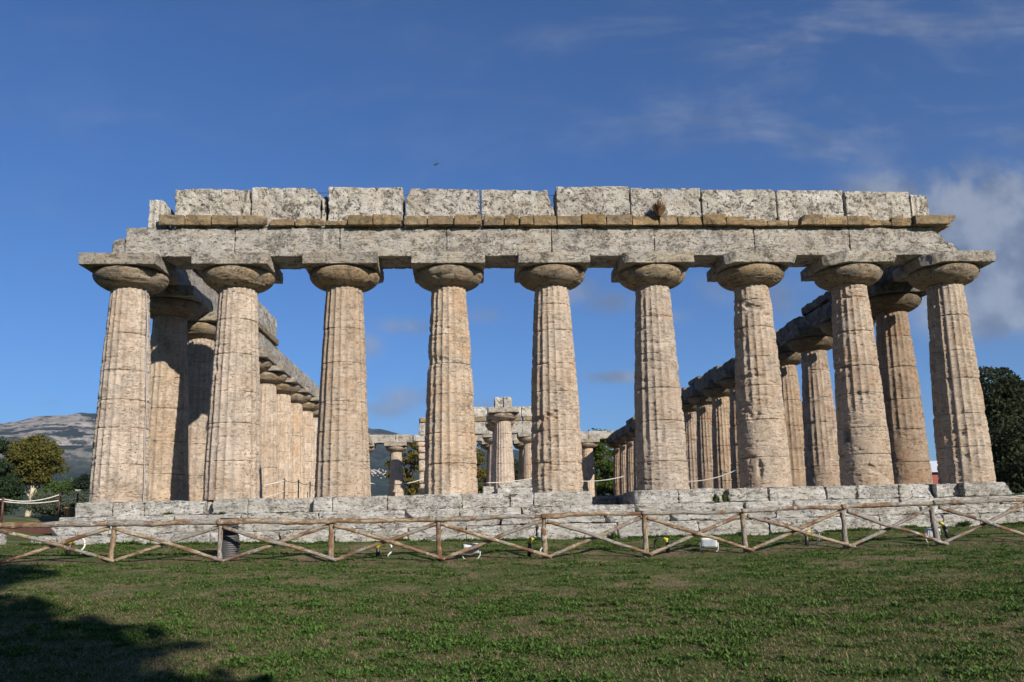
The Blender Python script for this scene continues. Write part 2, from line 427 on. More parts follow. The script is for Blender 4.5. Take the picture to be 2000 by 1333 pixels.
# ------------------------------------------------------------------ the temple
temple = empty('ruined_temple', (11.5, -1.9, -1.2), label='roofless ancient stone temple with nine thick fluted columns along its front', cat='temple')
TP = -np.array([11.5, -1.9, -1.2])
NECK = 5.71


def shift(P): return P+TP


def rad_at(z):
    k = np.clip(z/NECK, 0, 1); return .73-.24*k+.03*np.sin(PI*k)


def shaft_mesh(seed, nt=240, nz=300, wear=.3, wearz=1.0, chip=1.0, phase=0.0, joints=None):
    rs = np.random.RandomState(seed)
    if joints is None:
        joints = []; z = rs.uniform(.75, 1.15)
        while z < 5.3: joints.append(z); z += rs.uniform(.72, 1.12)
    z = np.linspace(0, NECK, nz); z = np.unique(np.round(np.concatenate([z]+[j+np.array([-.022, -.012, -.005, 0, .005, .012, .022]) for j in joints]), 4)); nz = len(z); th = np.linspace(0, 2*PI, nt, endpoint=False)
    TH, Z = np.meshgrid(th, z, indexing='ij'); R0 = rad_at(Z)
    P = np.stack([np.cos(TH)*R0, np.sin(TH)*R0, Z], -1); sd = np.array([seed*5.1, seed*2.3, seed*3.9])
    Q = P+sd
    ph = (TH*20/(2*PI)+phase) % 1.0; fl = 4*ph*(1-ph)
    w = np.clip(wear*.5+wear*1.2*fbm(Q*.9, 3, 3)+sst(Z, wearz, wearz*.35)*min(1, wear*2.2), 0, 1)
    r = R0-.053*(R0/.73)*(fl*(1-w)+.45*w)
    arr = (1-fl)**2
    r -= chip*.022*arr*sst(fbm(Q*np.array([3, 3, 5]), 8, 3), -.05, .35)
    # drums: each slightly different
    jz = np.array([0]+list(joints)+[NECK]); idx = np.searchsorted(jz, z, side='right')-1
    offs = rs.uniform(-.007, .007, len(jz)+1); r += offs[idx][None, :]
    for j in joints:
        jj = j+.006*fbm(Q*.8, 71, 2)
        d = np.abs(Z-jj); big = rs.uniform(0, 1)
        n = fbm(np.stack([np.cos(TH)*2.5, np.sin(TH)*2.5, Z*3+j], -1)+sd, 15, 3)
        r -= .042*np.exp(-(d/.009)**2)*(.35+.65*sst(n, -.35, .2))
        r -= (.055 if big > .6 else .028)*chip*np.exp(-(d/(.06 if big > .6 else .035))**2)*sst(n, .02, .45)
    # travertine beds: long low pits
    b1 = fbm(Q*np.array([2.4, 2.4, 15]), 21, 3); r -= (.35+.65*chip)*.030*sst(b1, .26-.06*chip+.06, .50)
    b2 = fbm(Q*np.array([6, 6, 26]), 27, 3); r -= chip*.016*sst(b2, .24, .42)
    b3 = fbm(Q*np.array([1.3, 1.3, 2.6]), 33, 4); r -= chip*.060*sst(b3, .34, .52)
    r += .012*fbm(Q*1.2, 45, 2)+.008*w*fbm(Q*7, 46, 3)
    r -= .03*wear*sst(Z, .35, 0)*sst(fbm(Q*2, 47, 2), -.2, .5)
    if seed == 108:   # square socket cut into this shaft
        r -= .16*sst(-np.abs(TH-R(207)), -R(10.5), -R(8.5))*sst(-np.abs(Z-1.36), -.185, -.155)
    if seed == 107:   # tall niche near the foot
        r -= .06*sst(-np.hypot((TH-R(240))/R(7), (Z-.50)/.26), -1.15, -.6)
    Vt = np.stack([np.cos(TH)*r, np.sin(TH)*r, Z], -1).reshape(-1, 3)
    return Vt, grid_faces(nt, nz, True)


ECH = [(.485, 5.665), (.50, 5.695), (.545, 5.70), (.55, 5.715), (.60, 5.722), (.68, 5.745), (.765, 5.785), (.84, 5.84), (.90, 5.905), (.94, 5.975), (.952, 6.035), (.94, 6.09), (.90, 6.13), (.84, 6.15), (.75, 6.156)]


def ech_mesh(seed, nt=112, rough=1.0):
    rz = np.array(ECH); s = np.concatenate([[0], np.cumsum(np.hypot(*np.diff(rz, axis=0).T))])
    u = np.linspace(0, s[-1], 34); rz = np.stack([np.interp(u, s, rz[:, 0]), np.interp(u, s, rz[:, 1])], -1)
    Vt, F = lathe(rz, nt); sd = np.array([seed*2.1, seed*4.3, seed*1.7]); Q = Vt+sd
    rr = np.hypot(Vt[:, 0], Vt[:, 1]); D = np.stack([Vt[:, 0]/rr, Vt[:, 1]/rr, -.4+0*rr], -1)
    d = .012*fbm(Q*2, 3, 3)-.022*rough*sst(fbm(Q*np.array([3, 3, 14]), 9, 3), .12, .5)-.055*rough*sst(fbm(Q*1.4, 14, 3), .3, .6)
    d = d*sst(rr, .5, .62)
    return Vt+D*d[:, None], F


def add_column(x, y, seed, hi=False, mat=None, dark=False, data=None, cuts=(), wear=.3, wearz=1.0, label=None, chip=.7):
    """shaft (the column) with echinus and abacus as its children; data: shared meshes"""
    mat = mat or M_shaft
    if data is None:
        Vt, F = shaft_mesh(seed, 240 if hi else 160, 300 if hi else 150, wear, wearz, chip)
        c = mesh('column', Vt, F, mat, temple)
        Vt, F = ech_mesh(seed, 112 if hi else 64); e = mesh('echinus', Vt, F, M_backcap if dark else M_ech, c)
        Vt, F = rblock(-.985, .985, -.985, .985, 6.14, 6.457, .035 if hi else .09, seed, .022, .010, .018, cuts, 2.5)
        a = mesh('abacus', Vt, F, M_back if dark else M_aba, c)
    else:
        c = bpy.data.objects.new('column', data[0]); e = bpy.data.objects.new('echinus', data[1]); a = bpy.data.objects.new('abacus', data[2])
        for o in (c, e, a): C.objects.link(o)
        c.parent = temple; e.parent = c; a.parent = c
        c.rotation_euler[2] = (seed % 4)*PI/2
    c.location = Vector((x, y, 0))+Vector(TP)
    if label: c['label'] = label
    return c, (c.data, e.data, a.data)


SP = 2.87; SF = 3.10
FR = [dict(wear=.28, wearz=.5, chip=.6), dict(wear=.14, wearz=.4, chip=.5), dict(wear=.08, wearz=.8, chip=.45), dict(wear=.05, wearz=.5, chip=.7), dict(wear=.10, wearz=1.2, chip=1.0),
      dict(wear=.20, wearz=1.6, chip=.95), dict(wear=.36, wearz=3.2, chip=1.0), dict(wear=.32, wearz=2.8, chip=1.0), dict(wear=.12, wearz=1.0, chip=.7)]
AC = {5: [((-.85, -.985, 6.3), (-1, -.8, .1))], 6: [((-.80, -.93, 6.3), (-1, -1, .2)), ((.93, -.93, 6.2), (1, -1, -.9))],
      7: [((-.55, -.95, 6.3), (-.9, -1, .25)), ((.93, -.95, 6.2), (1, -1, -1))], 8: [((-.62, -.92, 6.3), (-1, -.9, .2))],
      2: [((.95, .9, 6.2), (1, 1, -.3))], 1: [((.98, .98, 6.15), (1, 1, -1))], 4: [((-.95, .3, 6.14), (-1, 0, -1))]}
for i in range(9):
    add_column(i*SP, 0, 101+i, True, cuts=AC.get(i, ()), **FR[i])
# shared variants for flanks and the far end
var = []
for k in range(4):
    v = (22.96, 3.1*(k+1), 201+k) if k < 4 else None
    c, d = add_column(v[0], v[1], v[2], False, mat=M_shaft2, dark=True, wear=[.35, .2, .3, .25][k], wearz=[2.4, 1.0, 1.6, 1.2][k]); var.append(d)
varL = []
for k in range(3):
    c, d = add_column(0, 3.1*(k+1), 301+k, False, wear=.16, wearz=.5, chip=.3); varL.append(d)
for k in range(4, 17): add_column(0, SF*k, k*3+1, data=varL[k % 3])
for k in range(5, 17): add_column(22.96, SF*k, k*3+2, data=var[k % 4])
for i in range(9): add_column(i*SP, SF*17, i+5, data=varL[i % 3] if i < 8 else var[i % 4])
for i in range(3): add_column(11.48, 31.0+3.1*i, i+1, data=varL[2] if i else varL[1])
for x in (8.61, 11.48, 14.35): add_column(x, 46.5, int(x), data=varL[int(x) % 3])


def part(name, args, mat, label=None, **k):
    P, F = rblock(*args, **k); o = mesh(name, shift(P), F, mat, temple)
    if label: o['label'] = label
    return o


# front architrave
AJ = [.02, 2.88, 5.68, 8.57, 11.46, 14.34, 17.19, 19.96, 23.04]
for i in range(8):
    x0, x1 = AJ[i]+(.006), AJ[i+1]-.006
    cuts = []
    if i == 7: cuts = [((22.72, -.6, 6.9), (.78, 0, .62))]
    part('architrave_block', (x0, x1, -.60, .58, 6.461, 7.285), M_arch, res=.04, seed=i+1, rnd=.025, rough=.012, pit=.022, strata=3.5, pitscale=6, cuts=cuts)
part('architrave_block', (-.32, .01, -.58, .56, 6.461, 7.0), M_arch, res=.04, seed=33, rnd=.07, rough=.03, pit=.03, cuts=[((-.2, -.5, 6.95), (-1, 0, 1))])
part('architrave_block', (22.9, 23.32, -.50, .5, 6.461, 6.86), M_arch, res=.04, seed=35, rnd=.08, rough=.03, pit=.03, cuts=[((23.1, 0, 6.75), (1, 0, 1))])
# sandstone course
SX = [.91, 1.59, 2.29, 2.97, 3.75, 3.83, 4.49, 5.29, 5.91, 6.58, 7.34, 7.41, 8.05, 8.78, 9.54, 9.59, 10.15, 10.58, 10.96, 11.61, 12.29, 12.98, 13.71, 14.47, 15.0, 15.69, 16.36, 16.87, 17.56, 18.15, 18.44, 19.2, 19.85, 20.52, 21.18, 21.8, 22.96]
low = {5: .13, 6: .10, 7: .15, 15: .03, 18: .0, 27: .12, 28: .15, 29: .17, 33: .12, 34: .06, 35: .03}
skip = {4, 10, 14, 30}
rs = np.random.RandomState(5)
for i in range(len(SX)-1):
    if i in skip and i != 30: continue
    x0, x1 = SX[i]+.008, SX[i+1]-.008; top = 7.59-low.get(i, rs.uniform(-.01, .05)); y0 = -.79+rs.uniform(-.02, .03); z0 = 7.289; cuts = []
    if i == 30: x1 += 0; cuts = [((x0+.1, -.7, 7.45), (-1, -.3, .4))]
    if i in low: y0 += .06
    if i == 35: cuts = [((22.75, 0, 7.25), (1, 0, -1.1))]; y0 = -.86; x1 = 23.0; top = 7.56
    if i == 3: cuts = [((x1-.05, -.75, 7.35), (1, -.3, -1))]
    part('sandstone_block', (x0, x1, y0, -.612, z0, top), M_sand, res=.03, seed=60+i, rnd=.022, rough=.022, pit=.012, cuts=cuts+([((x1-.04, y0, top-.05), (1, -.6, .8))] if i % 3 == 0 and i != 35 else [((x0+.03, y0, top-.04), (-1, -.5, 1))] if i % 4 == 1 else []))
part('sandstone_block', (22.42, 23.05, -.605, .4, 7.289, 7.52), M_sand, res=.05, seed=99, rnd=.05, rough=.02, cuts=[((22.95, 0, 7.3), (1, 0, -1))])
# front frieze
FX = [1.25, 3.28, 5.31, 7.40, 9.51, 11.59, 13.71, 15.74, 17.92, 19.88, 21.86]; FT = [8.37, 8.42, 8.44, 8.39, 8.38, 8.48, 8.44, 8.41, 8.39, 8.35]
GAP = {2: .05, 3: .06, 5: .05, 9: .07}
for i in range(10):
    x0 = FX[i]+.02+GAP.get(i, 0)*.5; x1 = FX[i+1]-.02; cuts = []
    if i == 1: x1 = 5.12; cuts = [((4.98, -.6, 8.35), (1, -.2, .7))]
    if i == 3: cuts = [((7.55, -.6, 8.3), (-1, -.1, .4))]
    if i == 4: cuts = [((11.48, -.6, 7.98), (1, 0, .25))]
    if i == 7: cuts = [((x1-.1, -.5, FT[i]), (1, 0, 1))]
    part('frieze_block', (x0, x1, -.605+rs.uniform(-.015, .015), .15+rs.uniform(0, .2), 7.289, FT[i]), M_frz, res=.034, seed=130+i, rnd=.03, rough=.016, pit=.040, strata=1.2, pitscale=7, cuts=cuts)
part('frieze_block', (5.13, 5.3, -.42, .1, 7.289, 8.30), M_frz, res=.05, seed=150, rnd=.05, rough=.03, pit=.03)


def fluted(x0, x1, y0, y1, z0, z1, n, seed, cuts=()):
    P, F = rblock(x0, x1, y0, y1, z0, z1, .03, seed, .03, .008, .012, cuts)
    ph = ((P[:, 0]-x0)/(x1-x0)*n) % 1; P[:, 1] += .05*(1-(2*ph-1)**2)*(P[:, 1] < y0+.2)
    return P, F


P, F = fluted(.57, 1.06, -.55, .1, 7.289, 8.10, 3, 4, [((1.0, -.5, 7.95), (1, 0, .6))]); mesh('frieze_block', shift(P), F, M_frz, temple)['label'] = 'short upright block with vertical grooves'
P, F = fluted(21.90, 22.42, -.58, .2, 7.289, 8.29, 3, 8, [((22.1, -.6, 8.2), (.3, -1, .5))]); mesh('frieze_block', shift(P), F, M_frz, temple)['label'] = 'broken upright block with vertical grooves'

# flank architraves (inner and outer faces), one block per span
for k in range(17):
    y0 = .61 if k == 0 else SF*(k)+.008; y1 = SF*(k+1)-.008
    if k == 16: y1 = 52.7-.6
    part('architrave_block', (-.6, .6, y0, y1, 6.461, 7.27+rs.uniform(-.02, .02)), M_arch, res=.09 if k < 7 else .2, seed=200+k, rnd=.03, rough=.014, pit=.025, strata=3)
    zt = 7.02+.05*math.sin(k*2.1)
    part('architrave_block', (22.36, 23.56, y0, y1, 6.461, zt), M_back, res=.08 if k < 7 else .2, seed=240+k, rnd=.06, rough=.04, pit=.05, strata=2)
# leftover frieze and sandstone on the left flank, ragged backing pieces on the right one
for k in range(5):
    y0 = .65+k*2.83; y1 = y0+2.80
    part('sandstone_block', (.0, .72, y0, y1, 7.30, 7.56), M_sand, res=.1, seed=270+k, rnd=.04, rough=.015)
    if k != 0: part('frieze_block', (-.1, .62, y0, y1, 7.565, 8.50), M_frz, res=.07, seed=280+k, rnd=.05, rough=.02, pit=.03)
for k, (y0, y1, h) in enumerate([(5.9, 8.9, .30), (9.2, 10.9, .12), (12.0, 13.4, .16), (14.5, 16.8, .18), (17.6, 19.2, .10), (20.4, 23.0, .16), (24.0, 26.2, .2), (27.4, 30.4, .18), (31.0, 33.2, .24), (34.0, 37.5, .2), (38.5, 42.0, .2), (43.0, 46.0, .24)]):
    kk = int(y0//SF); zt = 7.02+.05*math.sin(kk*2.1)
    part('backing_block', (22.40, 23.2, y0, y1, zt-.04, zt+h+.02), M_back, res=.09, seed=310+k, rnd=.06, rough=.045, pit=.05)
# far facade architrave with its gap, and the porch in front of it
for i in range(8):
    x0, x1 = i*SP+.01, (i+1)*SP-.01
    if i == 0: x0 = -.6
    if i == 7: x1 = 23.5
    if i == 1: x1 = 4.3
    part('architrave_block', (x0, x1, 52.1, 53.3, 6.461, 7.2), M_arch, res=.14, seed=340+i, rnd=.05, rough=.03, pit=.03)
part('architrave_block', (4.42, 5.72, 52.75, 53.3, 6.6, 7.2), M_arch, res=.14, seed=349, rnd=.05, rough=.03, pit=.03, label='thin remaining leaf of a broken beam')
for k, (x0, x1) in enumerate([(5.26, 8.1), (8.12, 10.9), (10.92, 13.7), (13.72, 17.7)]):
    part('architrave_block', (x0, x1, 45.95, 47.05, 6.461, 7.48), M_arch, res=.12, seed=360+k, rnd=.04, rough=.02, pit=.03)
    part('sandstone_block', (x0+.1, x1, 45.85, 47.0, 7.49, 7.84), M_sand, res=.15, seed=370+k, rnd=.04, rough=.02)
    if k: part('frieze_block', (x0, x1-.03, 45.98, 46.9, 7.85, 8.70), M_frz, res=.1, seed=380+k, rnd=.04, rough=.02, pit=.04)
part('frieze_block', (5.26, 6.4, 46.0, 46.9, 7.49, 7.9), M_frz, res=.12, seed=390, rnd=.05, rough=.02)
# antae: stacked wall-end blocks with rounded worn courses
for xa in (4.95, 17.1):
    z = 0.0
    for k, h in enumerate([.75, .9, .85, 1.0, .95, .55, .5, .45]):
        w = [1.5, 1.3, 1.2, .95, .9, .9, .85, .8][k]
        part('wall_end_block', (xa+.35-.02*k, xa+.35+w, 46.05, 47.0, z+.012, z+h-.012), M_shaft, res=.09, seed=400+k, rnd=.16, rough=.03, pit=.03)
        z += h
    part('wall_end_block', (xa, xa+1.3, 46.0, 47.0, z, 6.45), M_arch, res=.12, seed=420, rnd=.04, rough=.02)
# stub blocks left on the first inner column
part('frieze_block', (10.93, 11.47, 30.5, 31.5, 6.462, 7.2), M_frz, res=.08, seed=430, rnd=.05, rough=.02, pit=.04)
part('frieze_block', (11.50, 12.03, 30.5, 31.5, 6.462, 7.22), M_frz, res=.08, seed=431, rnd=.05, rough=.02, pit=.04)
# stylobate, front row
SJ = [-.72, .18, .95, 2.42, 2.62, 3.5, 4.98, 5.12, 5.6, 7.0, 8.9, 10.15, 10.75, 12.28]
for i in range(len(SJ)-1):
    if i in (3, 6): continue
    x0, x1 = SJ[i]+.006, SJ[i+1]-.006
    cuts = [((x1-.04, -.75, -.1), (1, -.8, .2))] if i in (2, 5) else []
    part('stylobate_block', (x0, x1, -.82+rs.uniform(-.02, .02), 1.0, -.37, -.004), M_step, res=.035, seed=440+i, rnd=.03, rough=.018, pit=.03, strata=3, pitscale=6, cuts=cuts)
part('stylobate_block', (2.40, 2.64, -.55, 1.0, -.37, -.02), M_step, res=.05, seed=458, rnd=.06, rough=.03)
part('stylobate_block', (4.96, 5.14, -.55, 1.0, -.37, -.02), M_step, res=.05, seed=459, rnd=.06, rough=.03)
SJ2 = [13.42, 14.55, 15.5, 15.9, 17.0, 18.55, 19.4, 20.55, 20.9, 21.6, 22.0, 22.35, 23.68]
for i in range(len(SJ2)-1):
    x0, x1 = SJ2[i]+.006, SJ2[i+1]-.006; cuts = []; y0 = -.82+rs.uniform(-.03, .02); top = -.004
    if i == 2: y0 = -.66; cuts = [((15.6, -.6, -.1), (0, -1, .8))]
    if i == 8: cuts = [((21.1, -.7, -.15), (.3, -1, .5))]
    if i == 10: y0 = -.6; cuts = [((22.2, -.55, -.1), (-.5, -1, .6))]
    if i == 11: cuts = [((23.5, -.7, -.04), (1, 0, .8))]
    if i == 0: cuts = [((13.48, -.7, -.1), (-1, -.8, .4))]
    part('stylobate_block', (x0, x1, y0, 1.0, -.37, top), M_step, res=.035, seed=470+i, rnd=.04, rough=.024, pit=.035, strata=3, pitscale=6, cuts=cuts)
part('stylobate_block', (12.75, 13.38, 1.55, 2.6, -.2, -.06), M_step, res=.06, seed=490, rnd=.06, rough=.03)
part('stylobate_block', (12.6, 13.38, 1.5, 2.6, -.38, -.21), M_step, res=.06, seed=491, rnd=.05, rough=.03)
# three lower courses
for lv, (y0, z0, z1, xs0, xs1) in enumerate([(-1.2, -.60, -.374, -.95, 24.7), (-1.5, -.815, -.604, -.98, 25.0), (-1.92, -1.34, -.82, -1.5, 25.4)]):
    x = xs0; i = 0; rr_ = np.random.RandomState(70+lv)
    while x < xs1-.1:
        w = rr_.uniform(1.0, 2.9) if lv < 2 else rr_.uniform(.7, 2.3); x1 = min(x+w, xs1)
        if xs1-x1 < .7: x1 = xs1
        cuts = []
        if x == xs0 and lv == 2: cuts = [((-1.2, -1.9, -.95), (-1, -.5, .6))]
        yy0 = y0+rr_.uniform(-.025, .03)
        if rr_.rand() < .4: cuts.append(((x1-.05, yy0+.02, z1-.05), (1, -1, 1)))
        if rr_.rand() < .3: cuts.append(((x+.05, yy0+.02, z0+.15), (-1, -1, -.8)))
        part('step_block', (x+.006, x1-.006, yy0, -.3 if lv else -.1, z0, z1), M_step, res=.036 if lv < 2 else .034, seed=500+lv*30+i, rnd=.035, rough=.02, pit=.034, strata=3, pitscale=6, cuts=cuts)
        x = x1; i += 1
# flank and rear steps
for sx, nm in ((-1, 'l'), (1, 'r')):
    for lv, (o_, z0, z1) in enumerate([(.82, -.37, -.004), (1.2, -.60, -.374), (1.5, -.815, -.604), (1.92, -1.3, -.82)]):
        a, b_ = (-o_, 1.0) if sx < 0 else (21.96, 22.96+o_)
        part('side_step', (a, b_, 1.005 if lv == 0 else -.09 if lv == 1 else -.29, 53.6+o_*.3, z0, z1), M_step, res=.12, seed=600+lv+sx, rnd=.04, rough=.03, pit=.03)
part('floor_slab', (1.01, 21.95, 3.5, 53.6, -.6, -.05), M_step, res=.5, seed=610, rnd=.03, rough=.03)
part('floor_slab', (1.01, 12.26, 1.02, 3.49, -.6, -.05), M_step, res=.3, seed=612, rnd=.03, rough=.02)
part('floor_slab', (13.42, 21.95, 1.31, 3.49, -.6, -.05), M_step, res=.3, seed=613, rnd=.03, rough=.02)
part('side_step', (-1.9, 24.9, 53.95, 55.0, -1.3, -.3), M_step, res=.3, seed=611, rnd=.04, rough=.03)

# ------------------------------------------------------------------ loose stones in the cella
def stone_thing(name, args, mat, label, cat='stone block', **k):
    x0, x1, y0, y1, z0, z1 = args; c = np.array([(x0+x1)/2, (y0+y1)/2, z0]); P, F = rblock(*args, **k)
    return tag(mesh(name, P-c, F, mat, None, True, tuple(c)), label, cat)


stone_thing('fallen_block', (10.9, 13.6, 24.2, 26.4, 1.13, 1.78), M_step, 'large pale block with a sloping top lying on the slab before the inner column', res=.08, seed=700, rnd=.1, rough=.05, pit=.05, cuts=[((12.2, 25, 1.52), (-.17, 0, 1))])
stone_thing('fallen_block', (10.75, 13.9, 23.8, 26.8, -.04, 1.11), M_step, 'thick long slab carrying the sloping block before the inner column', res=.08, seed=701, rnd=.08, rough=.04, pit=.05)
stone_thing('fallen_block', (9.95, 10.6, 24.5, 25.4, -.04, 1.28), M_step, 'small upright block left of the thick slab before the inner column', res=.08, seed=702, rnd=.08, rough=.04, pit=.05)
stone_thing('loose_stone', (-2.1, -1.72, -2.2, -1.9, -1.0, -.72), M_step, 'rough stone lying at the left foot of the temple steps', cat='stone', res=.06, seed=703, rnd=.1, rough=.04)
stone_thing('loose_stone', (-1.3, -1.08, 2.8, 3.1, -.6, -.22), M_step, 'pale knobbly stone on the left edge of the top steps', cat='stone', res=.06, seed=704, rnd=.09, rough=.03)

# ------------------------------------------------------------------ lightning cable and wire
M_grey = plain('grey_cable', (.30, .30, .31), .5); M_dark = plain('dark_metal', (.035, .028, .026), .5); M_rope = plain('pale_rope', (.55, .52, .46), .9)
th = math.radians(-20); pts = []
for z in np.linspace(-.37, 5.7, 40):
    r = float(rad_at(z))+.03 if z > 0 else .78; pts.append((math.cos(th)*r+.02*math.sin(z*3), math.sin(th)*r, z))
pts = [(.45, -.86, -.37)]+pts[1:]
P, Q, T = tube(pts, .011, 6); tag(mesh('cable', P, [Q, T], M_grey), 'thin grey cable running down the left corner column of the temple front', 'cable')
pts = []
for z in np.linspace(-.3, 5.7, 40): r = float(rad_at(z))+.025 if z > 0 else .80; pts.append((22.96+math.cos(R(-128))*r, math.sin(R(-128))*r, z))
P, Q, T = tube(pts, .014, 6); tag(mesh('cable', P, [Q, T], M_dark), 'thin dark cable running down the right corner column of the temple front', 'cable')
pts = [(x, -.2, 8.40+.03*math.sin(x*1.5)) for x in np.linspace(1.3, 21.8, 60)]
P, Q, T = tube(pts, .008, 5); tag(mesh('wire', P, [Q, T], M_dark), 'thin dark wire strung along the very top of the temple front', 'wire')

# ------------------------------------------------------------------ wooden fence
def wood_mat(name, sc):
    m, t, b = newmat(name); g = t.n('ShaderNodeNewGeometry'); P = g.outputs['Position']; G = t.scale(P, sc); oi = t.n('ShaderNodeObjectInfo')
    c = t.mix(t.mapr(t.noise(G, 1.5, 6, .7), .38, .60), (.33, .265, .18), (.17, .095, .05))
    c = t.mix(t.mapr(t.m('ADD', t.noise(P, 1.7, 5, .65, .4), t.m('MULTIPLY', oi.outputs['Random'], .16)), .56, .66), c, (.235, .215, .19))
    c = t.mix(t.m('MULTIPLY', t.mapr(t.noise(G, 9, 4, .7), .50, .62), .85), c, (.085, .055, .035))
    c = t.mix(t.m('MULTIPLY', t.mapr(t.noise(P, 2.1, 4, .6), .54, .64), .8), c, (.11, .05, .025))
    c = t.mix(t.m('MULTIPLY', t.mapr(t.noise(P, 7, 3, .6), .60, .68), .8), c, (.42, .37, .29))
    t.l(c, b.inputs['Base Color']); b.inputs['Roughness'].default_value = .9; b.inputs['Specular IOR Level'].default_value = .2
    bp = t.n('ShaderNodeBump'); bp.inputs['Strength'].default_value = 1; bp.inputs['Distance'].default_value = .02
    t.l(t.noise(G, 8, 6, .75), bp.inputs['Height']); t.l(bp.outputs[0], b.inputs['Normal'])
    return m


M_wood = wood_mat('weathered_wood', (1, 5, 5)); M_woodv = wood_mat('weathered_upright_wood', (5, 5, 1))
FXp = [-.32, 1.88, 4.03, 6.25, 8.435, 10.62, 12.73, 14.88, 17.06, 19.10, 21.2, 23.3, 25.4, 27.5]
FTop = [-.53, -.545, -.575, -.60, -.625, -.615, -.60, -.605, -.57, -.53, -.50, -.48, -.46, -.45]
fence = empty('rustic_fence', (10.6, -5, -1.5), label='long low fence of round wooden poles crossed in X shapes before the temple', cat='fence')
FO = -np.array([10.6, -5, -1.5]); rf = np.random.RandomState(11)


def log(p0, p1, r0, r1, seed, n=26, bend=.02):
    p0 = np.array(p0, float); p1 = np.array(p1, float); u = np.linspace(0, 1, n)[:, None]; L = np.linalg.norm(p1-p0)
    pts = p0+(p1-p0)*u; off = np.stack([vn(np.stack([u[:, 0]*3, u[:, 0]*0+seed, u[:, 0]*0], -1), 1), vn(np.stack([u[:, 0]*3, u[:, 0]*0+seed, u[:, 0]*0], -1), 2), vn(np.stack([u[:, 0]*3, u[:, 0]*0+seed, u[:, 0]*0], -1), 3)], -1)
    pts = pts+off*bend*np.sin(u*PI)
    rad = (r0+(r1-r0)*u[:, 0])*(1+.10*vn(np.stack([u[:, 0]*9*L, u[:, 0]*0+seed, u[:, 0]*0], -1), 4))
    k_ = rad*0; kk = np.random.RandomState(seed)
    for q_ in kk.uniform(.05, .95, 3): rad = rad*(1+.14*np.exp(-((u[:, 0]-q_)/.02)**2))
    return tube(pts, rad, 12, seed, .16)


PR = [.032, .055, .052, .058, .057, .055, .06, .062, .055, .062, .055, .05, .055, .055]
for i, x in enumerate(FXp):
    zb = float(gz(x, -5))-.06; tl = rf.uniform(-.02, .03); tl2 = [0, .06, 0, 0, 0, 0, 0, -.05, -.02, -.09, 0, 0, 0, 0][i]
    P, Q, T = log((x-tl2*.0, -5, zb), (x+tl2, -5+tl, FTop[i]), PR[i], PR[i]*.88, i*7+1, 18, .015)
    o = mesh('post', P+FO, [Q, T], M_woodv, fence)
for i in range(len(FXp)-1):
    xa, xb = FXp[i], FXp[i+1]; za, zb = FTop[i]-.035, FTop[i+1]-.035
    ga, gb = float(gz(xa, -5)), float(gz(xb, -5)); big = .062 if i < 3 else .05
    P, Q, T = log((xa-.06, -5.055, za+.01), (xb+.10, -5.045, zb), big, big*.82, i*7+40, 60, .028)
    mesh('rail', P+FO, [Q, T], M_wood, fence)
    P, Q, T = log((xa+.06, -5.045, za-.09), (xb+.13, -5.12, gb+.045), .040, .034, i*7+80, 60, .022)
    mesh('diagonal_brace', P+FO, [Q, T], M_wood, fence)
    P, Q, T = log((xa+.09, -4.97, ga+.05), (xb-.05, -4.97, zb-.08), .033, .041, i*7+120, 60, .022)
    mesh('diagonal_brace', P+FO, [Q, T], M_wood, fence)

# ------------------------------------------------------------------ lights, conduits, service post
M_white = plain('white_plastic', (.50, .50, .48), .45, var=.12); M_yel = plain('yellow_plastic', (.42, .33, .03), .5, var=.1)
M_blk = plain('black_plastic', (.018, .018, .02), .45); M_glass = plain('lamp_glass', (.30, .33, .36), .15); M_hose = plain('pale_hose', (.60, .60, .55), .5)
M_rib = plain('ribbed_grey', (.06, .058, .058), .55)


def floodlight(x, y, rz, tilt, label):
    z = float(gz(x, y)); f = empty('floodlight', (x, y, z), label=label, cat='floodlight', group='white floodlights on the lawn by the fence'); f.rotation_euler = (0, 0, rz)
    b = MB(); P, Q = rblock(-.17, .17, -.05, .07, .10, .30, .05, 1, .03, 0, 0)
    c, s = math.cos(tilt), math.sin(tilt); y_ = P[:, 1].copy(); z_ = P[:, 2]-.2; P[:, 1] = y_*c-z_*s; P[:, 2] = .2+y_*s+z_*c
    b.add(P, Q); b.build('housing', M_white, f)
    P, Q = rblock(-.14, .14, -.062, -.04, .125, .275, .05, 2, .008, 0, 0); y_ = P[:, 1].copy(); z_ = P[:, 2]-.2; P[:, 1] = y_*c-z_*s; P[:, 2] = .2+y_*s+z_*c
    mesh('lens', P, Q, M_glass, f)
    for sx in (-1, 1):
        P, Q, T = tube([(sx*.19, 0, .2), (sx*.19, .01, .06), (sx*.15, .02, 0), (sx*.10, .02, -.02)], .012, 6); mesh('bracket', P, [Q, T], M_white, f)


floodlight(9.10, -4.72, .15, .5, 'white floodlight tilted up, in the bay left of the middle post')
floodlight(14.18, -4.70, -.1, .1, 'white floodlight facing the lawn, between two black cable stubs')
floodlight(19.33, -4.40, .2, .2, 'white floodlight half hidden behind the second fence post from the right')


